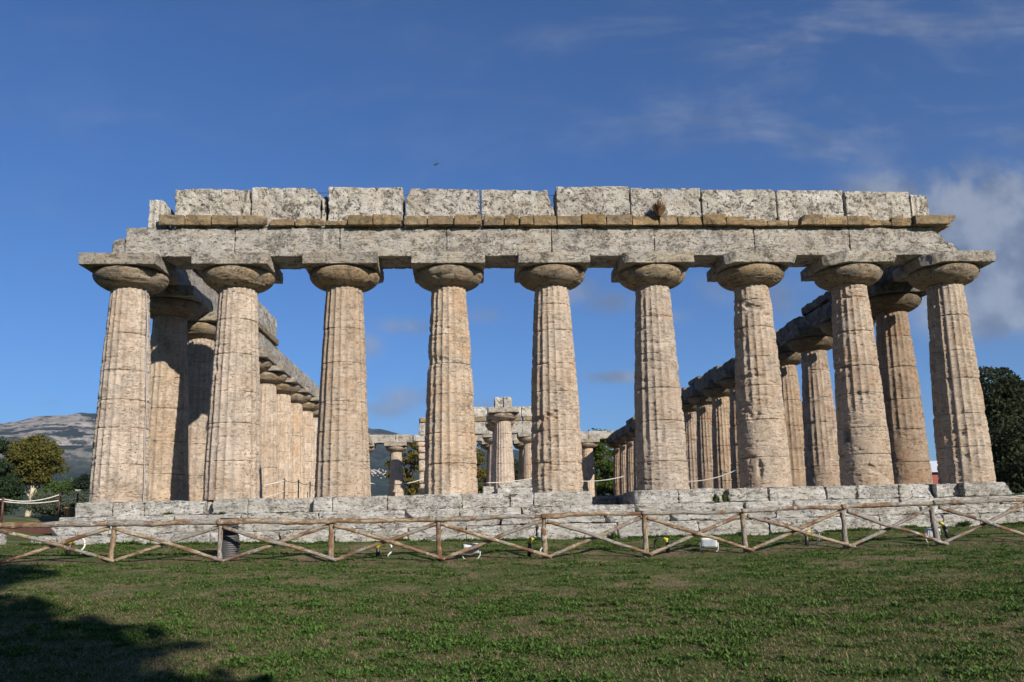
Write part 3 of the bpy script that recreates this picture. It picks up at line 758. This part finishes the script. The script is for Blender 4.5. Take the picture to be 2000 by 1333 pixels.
def conduit(x, y, h, side, lean, hose, label):
    z = float(gz(x, y)); f = empty('cable_stub', (x, y, z), label=label, cat='cable stub', group='black cable stubs with pale hoses along the fence')
    b = MB(); P, Q, T = tube([(0, 0, -.05), (lean*.4, 0, h*.5), (lean, 0, h)], [.045, .045, .04], 10); b.add(P, Q, T); b.build('stake', M_blk, f)
    P, Q, T = tube([(lean-.02, -.01, h-.04), (lean+side*.02, -.01, h+.05), (lean+side*.09, -.01, h+.075)], [.047, .047, .035], 10); mesh('collar', P, [Q, T], M_yel, f)
    a = np.linspace(PI*.55, -.35*PI, 14); pts = [(lean+side*(.16+.13*math.cos(t_)), 0, h-.05+.14*math.sin(t_)) for t_ in a]+[(lean+side*.20, .02, -.02)]
    P, Q, T = tube(pts, .019, 7); mesh('hose', P, [Q, T], hose, f)


conduit(.50, -3.75, .27, 1, .05, M_hose, 'black stub with yellow collar and looping white hose, leftmost by the fence')
conduit(7.13, -4.35, .22, 1, .0, M_hose, 'short black stub with small pale hose between third and fourth posts')
conduit(10.33, -4.5, .30, 1, .03, M_hose, 'black stub with yellow cap just left of the middle fence post')
conduit(13.33, -4.5, .22, -1, 0, M_blk, 'black stub with yellow cap just left of the floodlight facing the lawn')
conduit(16.45, -4.4, .26, 1, 0, M_hose, 'black stub with round white hose loop in the bay right of the lawn floodlight')
conduit(19.95, -3.95, .28, -1, -.1, M_rib, 'black stub with yellow collar and dark hose, rightmost by the fence')

sp_ = empty('service_post', (4.06, -4.55, float(gz(4.06, -4.55))), label='dark upright service post wrapped in ribbed grey cable behind a fence post', cat='service post')
P, Q = rblock(-.16, .19, -.08, .08, -.03, .86, .1, 1, .012, 0, 0); mesh('cabinet', P, Q, M_blk, sp_)
pts = []
for a in np.linspace(0, 2*PI*11, 240): pts.append((.02+.19*math.cos(a), .17*math.sin(a), .02+a/(2*PI)*.042))
P, Q, T = tube(pts, .024, 7); mesh('cable_coil', P, [Q, T], M_rib, sp_)
pts = [(.2+.07*math.sin(a), -.1, .27+.10*math.cos(a)) for a in np.linspace(0, PI, 9)]
P, Q, T = tube(pts, .02, 6); mesh('handle', P, [Q, T], M_blk, sp_)
pts = [(.12+.07*math.cos(a*1.7)+.02*a*.2, -.13+.03*math.sin(a), .52+.025*a) for a in np.linspace(0, 7, 40)]
P, Q, T = tube(pts, .012, 6); mesh('tangled_wire', P, [Q, T], M_rib, sp_)

# ------------------------------------------------------------------ rope barriers
def rope_post(x, y, z, h, label, group='rope posts inside the temple', r=.022, mat=None):
    f = empty('rope_post', (x, y, z), label=label, cat='post', group=group)
    P, Q, T = tube([(0, 0, 0), (0, 0, h*.5), (0, 0, h)], r, 8); mesh('pole', P, [Q, T], mat or M_dark, f)
    P, Q = lathe([(0, h+.035), (r*1.3, h+.02), (r*1.5, h), (0, h-.005)], 10); mesh('cap', P, Q, mat or M_dark, f)
    P, Q = lathe([(0, .02), (.10, .015), (.11, 0), (0, 0)], 14); mesh('foot', P, Q, mat or M_dark, f)


def rope(p, q, sag, label, mat=None, r=.017, group='barrier ropes'):
    p = np.array(p, float); q = np.array(q, float); u = np.linspace(0, 1, 22)[:, None]
    pts = p+(q-p)*u; pts[:, 2] -= sag*4*(u*(1-u))[:, 0]; P, Q, T = tube(pts, r, 6)
    tag(mesh('rope', P, [Q, T], mat or M_rope), label, 'rope', group)


RP = [(3.12, 9.8, 'thin dark rope post inside the temple, third from the left corner columns'), (2.96, 8.4, 'thin dark rope post inside the temple, middle of the tall three at left'),
      (2.67, 7.4, 'thin dark rope post inside the temple, leftmost of the tall three'), (5.1, 8.0, 'rope post behind the third front column'), (7.55, 8.0, 'rope post behind the fourth front column'),
      (11.95, 8.0, 'rope post behind the fifth front column'), (15.28, 7.2, 'rope post behind the sixth front column'), (18.35, 7.6, 'dark rope post seen left of the seventh front column'), (18.56, 6.0, 'brown rope post touching the left edge of the seventh front column')]
for (x, y, lb) in RP: rope_post(x, y, -.05, .98, lb)
rope_post(.95, 15.5, -.05, .98, 'far dark rope post between the tall three inside the temple at left'); rope_post(1.25, 19.5, -.05, .98, 'farthest dark rope post inside the temple at left')
rope((2.67, 7.4, .9), (2.96, 8.4, .9), .05, 'rope between the two left posts of the tall three', M_dark, .012)
rope((2.96, 8.4, .9), (3.12, 9.8, .9), .08, 'rope between the two right posts of the tall three', M_dark, .012)
rope((1.0, 5.2, .7), (2.67, 7.4, .9), .15, 'pale rope rising to the leftmost of the tall three posts')
rope((1.0, 5.0, .4), (2.67, 7.4, .52), .22, 'lower pale rope hanging left of the tall three posts', M_rope, .012)
rope((3.12, 9.8, .85), (5.1, 8.0, .9), .25, 'dark rope ending behind the third front column', M_dark, .012)
rope((5.1, 8, .9), (7.55, 8, .9), .22, 'pale rope hanging between third and fourth front columns')
rope((7.55, 8, .9), (11.95, 8, .9), .22, 'pale rope hanging between fourth and fifth front columns')
rope((11.95, 8, .9), (15.28, 7.2, .95), .28, 'pale rope hanging between fifth and sixth front columns')
rope((15.28, 7.2, .95), (18.56, 6.0, .92), .42, 'pale rope hanging between sixth and seventh front columns')
rope((18.35, 7.6, .9), (18.56, 6.0, .75), .05, 'short dark rope at the seventh front column', M_dark, .012)

M_brn = plain('brown_painted_steel', (.075, .03, .024), .55)
rp = empty('walkway', (-5.7, 4.6, -1.0), label='brown steel and wood walkway ramp at the left end of the temple steps', cat='ramp')
o_ = -np.array([-5.7, 4.6, -1.0])
P, Q = rblock(-11, -1.98, 3.82, 3.92, -.75, -.40, .6, 3, .01, 0, 0); mesh('side_beam', P+o_, Q, M_brn, rp)
P, Q = rblock(-11, -1.98, 5.4, 5.5, -.75, -.40, .6, 3, .01, 0, 0); mesh('side_beam', P+o_, Q, M_brn, rp)
P, Q = rblock(-11, -1.98, 3.93, 5.39, -.46, -.41, .6, 3, .01, 0, 0); mesh('deck', P+o_, Q, plain('deck_boards', (.16, .11, .07), .8), rp)
for x in (-10, -7, -4): P, Q = rblock(x, x+.12, 3.93, 4.05, -1.1, -.47, .6, 3, .01, 0, 0); mesh('leg', P+o_, Q, M_brn, rp)
LG = 'brown rope posts on the walkway'
rope_post(-3.27, 3.87, -.40, .84, 'brown rope post on the walkway, nearer the temple', LG, .035, M_brn)
rope_post(-4.93, 3.87, -.40, .74, 'brown rope post on the walkway at the left picture edge', LG, .035, M_brn)
rope_post(-1.93, 2.0, -.45, .79, 'slim dark post beside the left end of the temple platform', LG, .02, M_blk)
rope((-3.27, 3.87, .42), (-4.93, 3.87, .32), .13, 'upper white rope sagging between the two brown walkway posts'); rope((-3.27, 3.87, .24), (-4.93, 3.87, .25), .07, 'lower white rope sagging between the two brown walkway posts')
rope((-4.93, 3.87, .32), (-7.6, 3.87, .32), .15, 'white rope running out of the picture left of the brown walkway posts')
rope((-3.27, 3.87, .40), (-1.93, 2.0, .30), .07, 'grey rope from the walkway post to the slim dark post', M_grey, .012); rope((-1.93, 2.0, .30), (-.7, 1.6, .28), .04, 'grey rope from the slim dark post to the corner column', M_grey, .012)

# lamp bollard and planter
lp = empty('lamp_post', (-18.8, 40, .45), label='slim pale lamp post with a small flat head left of the temple', cat='lamp post')
P, Q, T = tube([(0, 0, 0), (0, 0, 1.75)], .05, 8); mesh('pole', P, [Q, T], M_white, lp)
P, Q = rblock(-.16, .16, -.1, .1, 1.76, 1.88, .2, 1, .02, 0, 0); mesh('lamp_head', P, Q, M_white, lp)
pt = empty('planter', (-9.2, 18, -.05), label='terracotta planter with greenery by the left end of the temple', cat='planter')
P, Q = lathe([(0, 0), (.25, 0), (.33, .42), (.36, .42), (.36, .48), (.30, .48), (.28, .40), (0, .40)], 24); mesh('pot', P, Q, plain('terracotta', (.36, .19, .11), .8), pt)

# red walled building at the right
hb = empty('low_building', (68.5, 85, 1.3), label='low red walled building with a pale roof, glimpsed before the right corner column', cat='building')
P, Q = rblock(-6, 10, -4, 4, 0, 2.9, 3, 1, .05, 0, 0); mesh('wall', P, Q, plain('red_wall', (.22, .06, .045), .9), hb)
Vt = np.array([(-6.4, -4.6, 2.9), (10.4, -4.6, 2.9), (10.4, 4.6, 2.9), (-6.4, 4.6, 2.9), (-6.4, 0, 4.6), (10.4, 0, 4.6)]); mesh('roof', Vt, [np.array([(0, 1, 5, 4), (2, 3, 4, 5), (3, 2, 1, 0)]), np.array([(0, 4, 3), (1, 2, 5)])], plain('pale_roof', (.50, .52, .55), .6), hb, False)
P, Q = rblock(-2, -1, -4.05, -3.9, 0.02, 2.1, 3, 1, .02, 0, 0); mesh('door', P, Q, M_dark, hb)
for x in (2, 5): P, Q = rblock(x, x+1.1, -4.05, -3.9, 1, 2.1, 3, 1, .02, 0, 0); mesh('window', P, Q, M_glass, hb)

# ------------------------------------------------------------------ plants and trees
def leafmat(name, a, b_, c_=None, trans=.25):
    m, t, b = newmat(name); g = t.n('ShaderNodeNewGeometry')
    n = t.n('ShaderNodeTexWhiteNoise', noise_dimensions='1D'); t.l(g.outputs['Random Per Island'], n.inputs['W'])
    c = t.mix(g.outputs['Random Per Island'], a, b_)
    if c_: c = t.mix(t.mapr(t.noise(g.outputs['Position'], .35, 4, .6), .45, .62), c, t.mix(n.outputs[0], c_, b_))
    t.l(c, b.inputs['Base Color']); b.inputs['Roughness'].default_value = .75; b.inputs['Specular IOR Level'].default_value = .15
    tr = t.n('ShaderNodeBsdfTranslucent'); t.l(c, tr.inputs[0]); mx = t.n('ShaderNodeMixShader'); mx.inputs[0].default_value = trans
    out = [x for x in t.nt.nodes if x.type == 'OUTPUT_MATERIAL'][0]
    t.l(b.outputs[0], mx.inputs[1]); t.l(tr.outputs[0], mx.inputs[2]); t.l(mx.outputs[0], out.inputs[0])
    return m


def leaves(centres, size, rs, flat=0.0, asp=.55):
    """small folded quads at the centres with random facing"""
    n = len(centres); d = rs.normal(size=(n, 3)); d[:, 2] *= (1-flat*.7); d /= np.linalg.norm(d, axis=1)[:, None]
    e = np.cross(d, rs.normal(size=(n, 3))); e /= np.linalg.norm(e, axis=1)[:, None]+1e-9
    s = (size*rs.uniform(.6, 1.4, n))[:, None]
    nrm = np.cross(d, e)
    V4 = np.stack([centres-d*s, centres+e*s*asp+nrm*s*.12, centres+d*s, centres-e*s*asp+nrm*s*.12], 1).reshape(-1, 3)
    return V4, np.arange(n*4).reshape(-1, 4)


def tree(name, label, x, y, h, w, mat, bark, cbase=.25, nl=14000, ls=.16, seed=0, shape='round', sparse=.0, group=None, trunk_r=.25, lean=0):
    rs = np.random.RandomState(seed); z0 = float(gz(x, y))-.1
    f = empty(name, (x, y, z0), label=label, cat='tree' if 'bush' not in name else 'bush', group=group)
    # clump centres
    nc = int(46+nl/330); cl = []
    while len(cl) < nc:
        p = rs.uniform(-1, 1, 3); p[2] = (p[2]+1)/2; k = p[2]
        an = math.atan2(p[1], p[0])
        if shape == 'round': rad = (math.sqrt(max(0, 1-(2*k-1)**2))*.95+.12)*(.92+.22*math.sin(an*3+seed*2.1+k*4)*math.cos(k*5+seed))
        elif shape == 'cone': rad = (1-k)**.7*.95+.05
        elif shape == 'layer': rad = (.95-.55*k)*(.55+.45*abs(math.sin(k*13)))
        elif shape == 'pine': rad = .9 if k > .35 else .5
        else: rad = (1-abs(k-.3)**1.5)*.95
        rr = math.hypot(p[0], p[1])
        if rr < rad and (rr > rad*.35 or rs.rand() < .35): cl.append(((p[0])*w/2, p[1]*w/2, (cbase+k*(1-cbase))*h, rs.uniform(.45, 1.4)))
    cl = np.array(cl); ci = rs.randint(0, nc, nl); cs = (w*.105+.1)*(1-sparse*.5)
    g = rs.normal(size=(nl, 3)); g *= (rs.rand(nl, 1)**.4)/np.linalg.norm(g, axis=1)[:, None]
    P = cl[ci, :3]+g*cs*cl[ci, 3:4]*np.array([1.3, 1.3, .8]); P[:, 2] = np.clip(P[:, 2], .05*h if cbase < .15 else cbase*h*.7, None)
    V4, Q = leaves(P, ls, rs); mesh('crown', V4, Q, mat, f, False)
    b = MB(); tp = [(0, 0, 0), (lean*.3, .05, h*.2), (lean*.6, 0, h*.45), (lean, .1, h*.8)]
    u = np.linspace(0, 1, 14); tpa = np.array(tp); pts = np.stack([np.interp(u, [0, .25, .55, 1], tpa[:, i]) for i in range(3)], -1)
    V2, Q2, T2 = tube(pts, trunk_r*(1.15-u*.95), 10, seed, .08); b.add(V2, Q2, T2)
    for i in rs.choice(nc, min(nc, 22), replace=False):
        e = cl[i, :3]; k = rs.uniform(.25, .8); s_ = pts[int(k*13)]
        if e[2] < s_[2]: s_ = pts[max(2, int(13*e[2]/h*.7))]
        md = (s_+e)/2+np.array([0, 0, -.04*h]); V2, Q2, T2 = tube([s_, (s_*2+md)/3, md, e], [trunk_r*.42, trunk_r*.33, trunk_r*.22, trunk_r*.08], 6, seed, .05); b.add(V2, Q2, T2)
    b.build('trunk', bark, f)
    return f


B_pale = plain('plane_bark', (.42, .36, .25), .9, var=.3, scale=3); B_brn = plain('brown_bark', (.11, .08, .055), .95, var=.3, scale=5)
L_con = leafmat('conifer_green', (.018, .034, .016), (.035, .055, .024)); L_plane = leafmat('plane_leaf', (.06, .065, .014), (.125, .105, .024), (.045, .06, .012))
L_ced = leafmat('cedar_green', (.014, .026, .016), (.028, .042, .022)); L_olive = leafmat('olive_leaf', (.06, .075, .045), (.11, .125, .08)); L_grn = leafmat('fresh_green', (.035, .065, .012), (.075, .11, .025))
L_dark = leafmat('holm_oak', (.018, .028, .012), (.05, .058, .024)); L_aut = leafmat('autumn_leaf', (.07, .075, .015), (.15, .12, .02), (.20, .085, .02)); L_pine = leafmat('pine_needles', (.04, .065, .010), (.08, .11, .018))
TG = 'trees behind the temple'
tree('plane_tree', 'yellowing plane tree with pale forked trunk left of the temple', -37.1, 70, 8.4, 5.5, L_plane, B_pale, .38, 28000, .13, 1, 'round', trunk_r=.26, lean=.6)
tree('dark_conifer', 'tall dark green conifer at the left picture edge', -36.9, 62, 7.6, 5.0, L_con, B_brn, .02, 26000, .13, 2, 'other')
tree('cedar', 'dark layered cedar close left of the corner column', -31.6, 72, 5.6, 5.6, L_ced, B_brn, .08, 16000, .12, 3, 'layer')
tree('olive_bush', 'broad grey green olive bush beside the plane tree trunk', -18.95, 36, 1.7, 2.1, L_olive, B_brn, .03, 14000, .05, 4, 'round', trunk_r=.06)
tree('olive_bush', 'second grey green olive bush, nearer the temple', -17.0, 36, 1.6, 2.3, L_olive, B_brn, .03, 12000, .05, 5, 'round', trunk_r=.06)
tree('green_tree', 'fresh green low tree between plane tree and cedar', -33.8, 78, 4.2, 5.5, L_grn, B_brn, .1, 12000, .13, 6, 'round', group=TG)
tree('green_tree', 'dim green low tree behind the plane tree', -42, 90, 4.6, 9, L_grn, B_brn, .05, 12000, .15, 7, 'round', group=TG)
tree('green_tree', 'low green tree against the left corner column', -29, 76, 3.6, 4.5, L_dark, B_brn, .05, 9000, .13, 8, 'round', group=TG)
# seen through the colonnade
tree('autumn_tree', 'sparse yellow and rust leaved tree seen between third and fourth front columns', 3.3, 66, 7.6, 4.6, L_aut, B_brn, .2, 6500, .13, 10, 'round', .6, trunk_r=.14)
tree('autumn_tree', 'sparse orange leaved tree just right of the fourth front column', 9.6, 68, 8.0, 4.4, L_aut, B_brn, .25, 6000, .13, 11, 'round', .6, trunk_r=.14)
tree('pine_tree', 'bright green pine seen between fifth and sixth front columns', 23.5, 66, 8.0, 4.4, L_pine, B_brn, .06, 16000, .12, 12, 'other', trunk_r=.16)
tree('bare_tree', 'pale thin crowned tree with few leaves right of the bright green pine', 26.4, 70, 8.0, 4.6, L_aut, B_pale, .25, 2600, .12, 13, 'round', .7, trunk_r=.13)
tree('green_tree', 'dark green bushy tree low behind the far right corner', 26.0, 64, 3.8, 5.5, L_pine, B_brn, .03, 12000, .13, 14, 'round', group=TG)
tree('green_tree', 'dark green bushy tree low behind the middle of the temple', 10.5, 72, 4.6, 7, L_dark, B_brn, .03, 12000, .13, 15, 'round', group=TG)
tree('green_tree', 'dark green tree behind the inner columns at centre right', 15.5, 74, 5.2, 7, L_dark, B_brn, .03, 12000, .13, 16, 'round', group=TG)
tree('green_tree', 'tree mostly hidden by the sixth front column', 30.5, 74, 6.4, 6, L_dark, B_brn, .03, 9000, .13, 17, 'round', group=TG)
tree('pine_tree', 'dark pine glimpsed just left of the right corner column', 60.2, 74, 8.2, 4.6, L_dark, B_brn, .2, 12000, .14, 18, 'other', trunk_r=.2)
# dark evergreens at the right
DG = 'dark evergreens right of the temple'
tree('evergreen_oak', 'tall dark evergreen with an uneven top right of the corner column', 50.4, 40, 9.9, 6.0, L_dark, B_brn, .12, 22000, .14, 20, 'round', trunk_r=.3, group=DG)
tree('evergreen_oak', 'dark evergreen at the right picture edge', 55.2, 42, 9.6, 6.5, L_dark, B_brn, .08, 20000, .14, 21, 'round', trunk_r=.3, group=DG)
tree('evergreen_oak', 'brownish green lower tree in front of the dark evergreens', 47.6, 34, 5.6, 6.5, L_dark, B_brn, .02, 22000, .13, 22, 'other', trunk_r=.2, group=DG)
tree('evergreen_oak', 'low dark tree at the right picture edge beside the steps', 51.5, 34, 6.6, 6.5, L_dark, B_brn, .02, 22000, .13, 23, 'other', trunk_r=.2, group=DG)
# trees on the viewer's side; they cast the shade on the lower left of the lawn
SG = "shade trees on the viewer's side of the lawn"
tree('shade_tree', "tall tree on the viewer's side of the lawn, its shade reaching the fence", 13.45, -34, 20.0, 7.6, L_dark, B_brn, .05, 90000, .26, 30, 'round', trunk_r=.4, group=SG)
tree('shade_tree', "lower broad tree on the viewer's side of the lawn, shading the near left grass", 11.5, -29.5, 12.6, 7.2, L_dark, B_brn, .08, 36000, .24, 31, 'other', trunk_r=.35, group=SG)


def tuft(name, label, x, y, z, h, w, n, mat, seed, cat='plant', group=None):
    rs = np.random.RandomState(seed); a = rs.uniform(0, 2*PI, n); sp = rs.rand(n)**.7*w/2; hh = h*rs.uniform(.45, 1, n)*(1-.35*sp/(w/2))
    base = np.stack([np.cos(a)*sp*.25, np.sin(a)*sp*.25, 0*a], -1); tip = np.stack([np.cos(a)*sp, np.sin(a)*sp, hh], -1)
    md = (base+tip)/2+np.array([0, 0, 1])*hh[:, None]*.12; s = np.stack([-np.sin(a), np.cos(a), 0*a], -1)*(.008+.02*h)
    V_ = np.stack([base-s*.5, base+s*.5, md+s, md-s, tip], 1).reshape(-1, 3); k = np.arange(n)[:, None]*5
    Q = np.concatenate([k, k+1, k+2, k+3], 1); T = np.concatenate([k+3, k+2, k+4], 1)
    return tag(mesh(name, V_, [Q, T], mat, None, False, (x, y, z)), label, cat, group)


L_dry = leafmat('dry_twigs', (.15, .08, .045), (.24, .15, .08)); L_weed = leafmat('weed_green', (.05, .085, .015), (.10, .14, .03))
tuft('dry_shrub', 'small brown dried shrub growing on the frieze above the sixth column', 14.45, -.86, 7.50, .56, .50, 360, L_dry, 1, 'shrub')
tuft('weed', 'tall dark weed growing from a crack in the platform edge right of the sixth column', 15.55, -.80, -.37, .34, .25, 60, L_grn, 2, group='weeds in the stonework')
tuft('weed', 'second dark weed in the platform crack right of the sixth column', 15.78, -.84, -.37, .36, .22, 60, L_grn, 3, group='weeds in the stonework')
for i, (x, y, z, h, w, lb) in enumerate([(1.6, -.95, -.37, .13, .55, 'weeds on the upper step below the gap between the two left columns'), (2.9, -.95, -.37, .09, .3, 'small weed on the upper step under the second column'),
                                         (8.0, -2.0, -1.18, .14, .4, 'weed at the foot of the steps under the fourth column'), (12.6, -2.0, -1.2, .22, .5, 'bushy weed at the foot of the steps left of the sixth column'),
                                         (21.6, -2.0, -1.12, .2, .5, 'bushy weed at the foot of the steps near the right corner'), (15.8, -2.0, -1.22, .16, .4, 'weed at the foot of the steps right of the sixth column'),
                                         (1.2, -2.0, -1.05, .15, .35, 'weed at the foot of the steps under the left columns'), (4.6, -2.02, -1.1, .12, .4, 'weed at the foot of the steps under the second column'),
                                         (3.3, -1.55, -.83, .10, .25, 'tiny weed on the third step under the second column')]):
    tuft('weed', lb, x, y, z, h, w, 90, L_weed, 10+i, group='weeds in the stonework')
tuft('planter_leaves', 'green leaves of the terracotta planter', 0, 0, .40, .4, .5, 80, L_grn, 40).parent = pt
for k_ in ('label', 'category'): 
    for o in bpy.data.objects:
        if o.name.startswith('planter_leaves') and k_ in o: del o[k_]

# ------------------------------------------------------------------ grass
def lawn():
    rs = np.random.RandomState(77)
    def spots(n, x0, x1, y0, y1): return np.stack([rs.uniform(x0, x1, n), rs.uniform(y0, y1, n)], -1)
    def gnd(p): 
        Pn = np.stack([p[:, 0], p[:, 1], p[:, 0]*0], -1); near = sst(-np.abs(p[:, 1]+9), -14, -9)*sst(-np.abs(p[:, 0]-12), -26, -16)
        return gz(p[:, 0], p[:, 1])+near*(.035*fbm(Pn*.55, 4, 2)+.018*fbm(Pn*2.6, 9, 3))
    # leafy clumps
    p = np.concatenate([spots(150000, -3, 26, -17.5, -2.0), spots(40000, 2, 18, -17.5, -11)])
    n1 = fbm(np.stack([p[:, 0]*.75, p[:, 1]*.95, p[:, 0]*0], -1), 201, 5, .62); n2 = fbm(np.stack([p[:, 0]*3.0, p[:, 1]*4.2, p[:, 0]*0+4], -1), 207, 4, .65)
    strip = np.exp(-((p[:, 1]+4.45+.3*n1)/.45)**2)
    keep = rs.rand(len(p)) < np.clip((n1*.9+n2*1.05+.04)*2.3, .06, 1)*(1-.85*strip)*.7
    p = p[keep]; n = len(p); m_ = 7; size = .025*(1+.8*np.clip(n2[keep], -.5, 1))*rs.uniform(.6, 1.5, n)
    fr = np.stack([rs.uniform(-1.4, 25.2, 2600), -1.99-np.abs(rs.normal(size=2600))*.05], -1); fr = fr[fbm(np.stack([fr[:, 0]*1.6, fr[:, 1]*0, fr[:, 1]*0], -1), 5, 3) > -.05]
    p = np.concatenate([p, fr]); size = np.concatenate([size, rs.uniform(.03, .06, len(fr))]); n = len(p)
    z = gnd(p); a = rs.uniform(0, 2*PI, (n, m_)); el = rs.uniform(.25, 1.15, (n, m_)); s = size[:, None]*rs.uniform(.6, 1.3, (n, m_))
    c = np.stack([p[:, 0], p[:, 1], z], -1)[:, None, :]+rs.normal(size=(n, m_, 3))*np.array([.014, .014, 0])
    d = np.stack([np.cos(a)*np.cos(el), np.sin(a)*np.cos(el), np.sin(el)], -1); sd = np.stack([-np.sin(a), np.cos(a), 0*a], -1)
    tip = c+d*s[..., None]*1.7; tip[..., 2] -= s*.25; mid = c+d*s[..., None]
    w_ = (s*.27)[..., None]; V_ = np.stack([c, mid+sd*w_, tip, mid-sd*w_], 2).reshape(-1, 3); Q = np.arange(len(V_)).reshape(-1, 4)
    mlf = leafmat('lawn_weeds', (.040, .086, .015), (.092, .155, .035), (.068, .10, .026), .25)
    tag(mesh('lawn_weeds', V_, Q, mlf, None, False), 'low leafy weeds growing in green patches over the lawn', 'grass', kind='stuff')
    # fine blades, green and straw
    p = np.concatenate([spots(330000, -3, 26, -17.5, -1.9), spots(260000, 2, 18, -17.5, -10)])
    n1 = fbm(np.stack([p[:, 0]*.75, p[:, 1]*.95, p[:, 0]*0], -1), 201, 5, .62); strip = np.exp(-((p[:, 1]+4.45+.3*n1)/.42)**2)
    keep = rs.rand(len(p)) < (1-.85*strip); p = p[keep]; n1 = n1[keep]; n = len(p); z = gnd(p)
    a = rs.uniform(0, 2*PI, n); el = rs.uniform(.02, .85, n); s = rs.uniform(.02, .06, n)
    c = np.stack([p[:, 0], p[:, 1], z], -1); d = np.stack([np.cos(a)*np.cos(el), np.sin(a)*np.cos(el), np.sin(el)], -1); sd = np.stack([-np.sin(a), np.cos(a), 0*a], -1)*.0042
    V_ = np.stack([c-sd, c+sd, c+d*s[:, None]], 1).reshape(-1, 3); T = np.arange(len(V_)).reshape(-1, 3)
    m, t, b = newmat('thin_grass'); g = t.n('ShaderNodeNewGeometry')
    cc = t.mix(t.m('GREATER_THAN', g.outputs['Random Per Island'], .55), t.mix(g.outputs['Random Per Island'], (.045, .07, .016), (.095, .125, .034)), t.mix(g.outputs['Random Per Island'], (.09, .068, .038), (.23, .175, .10)))
    t.l(cc, b.inputs['Base Color']); b.inputs['Roughness'].default_value = .9; b.inputs['Specular IOR Level'].default_value = .1
    tag(mesh('thin_grass', V_, T, m, None, False), 'short thin green and straw coloured grass between the weeds', 'grass', kind='stuff')


lawn()

# ------------------------------------------------------------------ village on the mountain
vg = np.random.RandomState(3); M_hw = plain('village_wall', (.50, .46, .40), .9, var=.05, scale=.05); M_hr = plain('village_roof', (.34, .20, .13), .9, scale=.05)
prof_r = np.linspace(2500, 6400, 4000)
side = ['left', 'centre', 'right']; hw = ['taller', 'wide', 'small']
for i in range(80):
    az = -5.9+3.6*0+vg.uniform(-.95, .55)+(-.0); zs = mtn_z(np.full(4000, az), prof_r); els = np.degrees(np.arctan2(zs+.75, prof_r)); tgt = 3.50+(az+5.9)*(-.16)+vg.normal()*.10
    k = int(np.argmax(els > tgt)); r_ = prof_r[k]; x = 9+r_*math.sin(R(az)); y = -22.6+r_*math.cos(R(az)); z = float(zs[k])-2
    w, d, h = vg.uniform(3.6, 6.5), vg.uniform(4, 6), vg.uniform(2.6, 4)
    f = empty('village_house', (x, y, z), label='tiny pale house in the hillside village seen between third and fourth columns', cat='house', group='pale houses of the hillside village'); f.rotation_euler = (0, 0, vg.uniform(-.5, .5))
    P, Q = rblock(-w/2, w/2, -d/2, d/2, 0, h, 30, 1, .3, 0, 0); mesh('wall', P, Q, M_hw, f)
    Vt = np.array([(-w/2-.5, -d/2-.5, h), (w/2+.5, -d/2-.5, h), (w/2+.5, d/2+.5, h), (-w/2-.5, d/2+.5, h), (-w/2-.5, 0, h+1.1), (w/2+.5, 0, h+1.1)])
    mesh('roof', Vt, [np.array([(0, 1, 5, 4), (2, 3, 4, 5), (3, 2, 1, 0)]), np.array([(0, 4, 3), (1, 2, 5)])], M_hr, f, False)

# ------------------------------------------------------------------ bird
bm_ = MB()
u = np.linspace(0, 1, 11); rr = .032*np.sin(np.clip(u*1.05, 0, 1)*PI)**.6*(1-.35*u)+.002
P, Q, T = tube(np.stack([(u-.5)*.30, u*0, .02*np.sin(u*3)], -1), rr, 10); bm_.add(P, Q, T)
for s_ in (-1, 1):
    W = []
    for k, (sx, yy_, zz, ch) in enumerate([(0, .02, .01, .09), (.01, .12, .05, .085), (-.02, .24, .06, .05), (-.07, .36, .03, .008)]):
        W += [(sx+ch/2, s_*yy_, zz), (sx-ch/2, s_*yy_, zz), (sx, s_*yy_, zz+.008), (sx, s_*yy_, zz-.004)]
    W = np.array(W); Qs = []
    for k in range(3):
        a = k*4; b = a+4
        for (i_, j_) in ((0, 2), (2, 1), (1, 3), (3, 0)): Qs.append((a+i_, a+j_, b+j_, b+i_))
    bm_.add(W, Qs)
bird = bm_.build('bird', plain('dark_feathers', (.03, .032, .04), .8)); bird.location = (7.99, 10, 13.85); bird.rotation_euler = (R(20), R(-38), R(15)); bird.scale = (.85,)*3
tag(bird, 'small dark bird in flight in the blue sky above the temple', 'bird')

# ------------------------------------------------------------------ haze
hz, t, b = newmat('haze_air'); t.nt.nodes.remove(b)
pv = t.n('ShaderNodeVolumePrincipled'); pv.inputs['Color'].default_value = (.60, .76, 1, 1); pv.inputs['Density'].default_value = 4.0e-5; pv.inputs['Anisotropy'].default_value = .2
out = [x for x in t.nt.nodes if x.type == 'OUTPUT_MATERIAL'][0]; t.l(pv.outputs[0], out.inputs['Volume'])
bx = np.array([(x, y, z) for x in (-9600, 9600) for y in (-700, 9900) for z in (-9, 1150)], float)
tag(mesh('haze', bx, np.array([(0, 1, 3, 2), (4, 6, 7, 5), (0, 4, 5, 1), (2, 3, 7, 6), (0, 2, 6, 4), (1, 5, 7, 3)]), hz, None, False), 'faint blue air between the temple and the mountains', 'haze', kind='stuff')
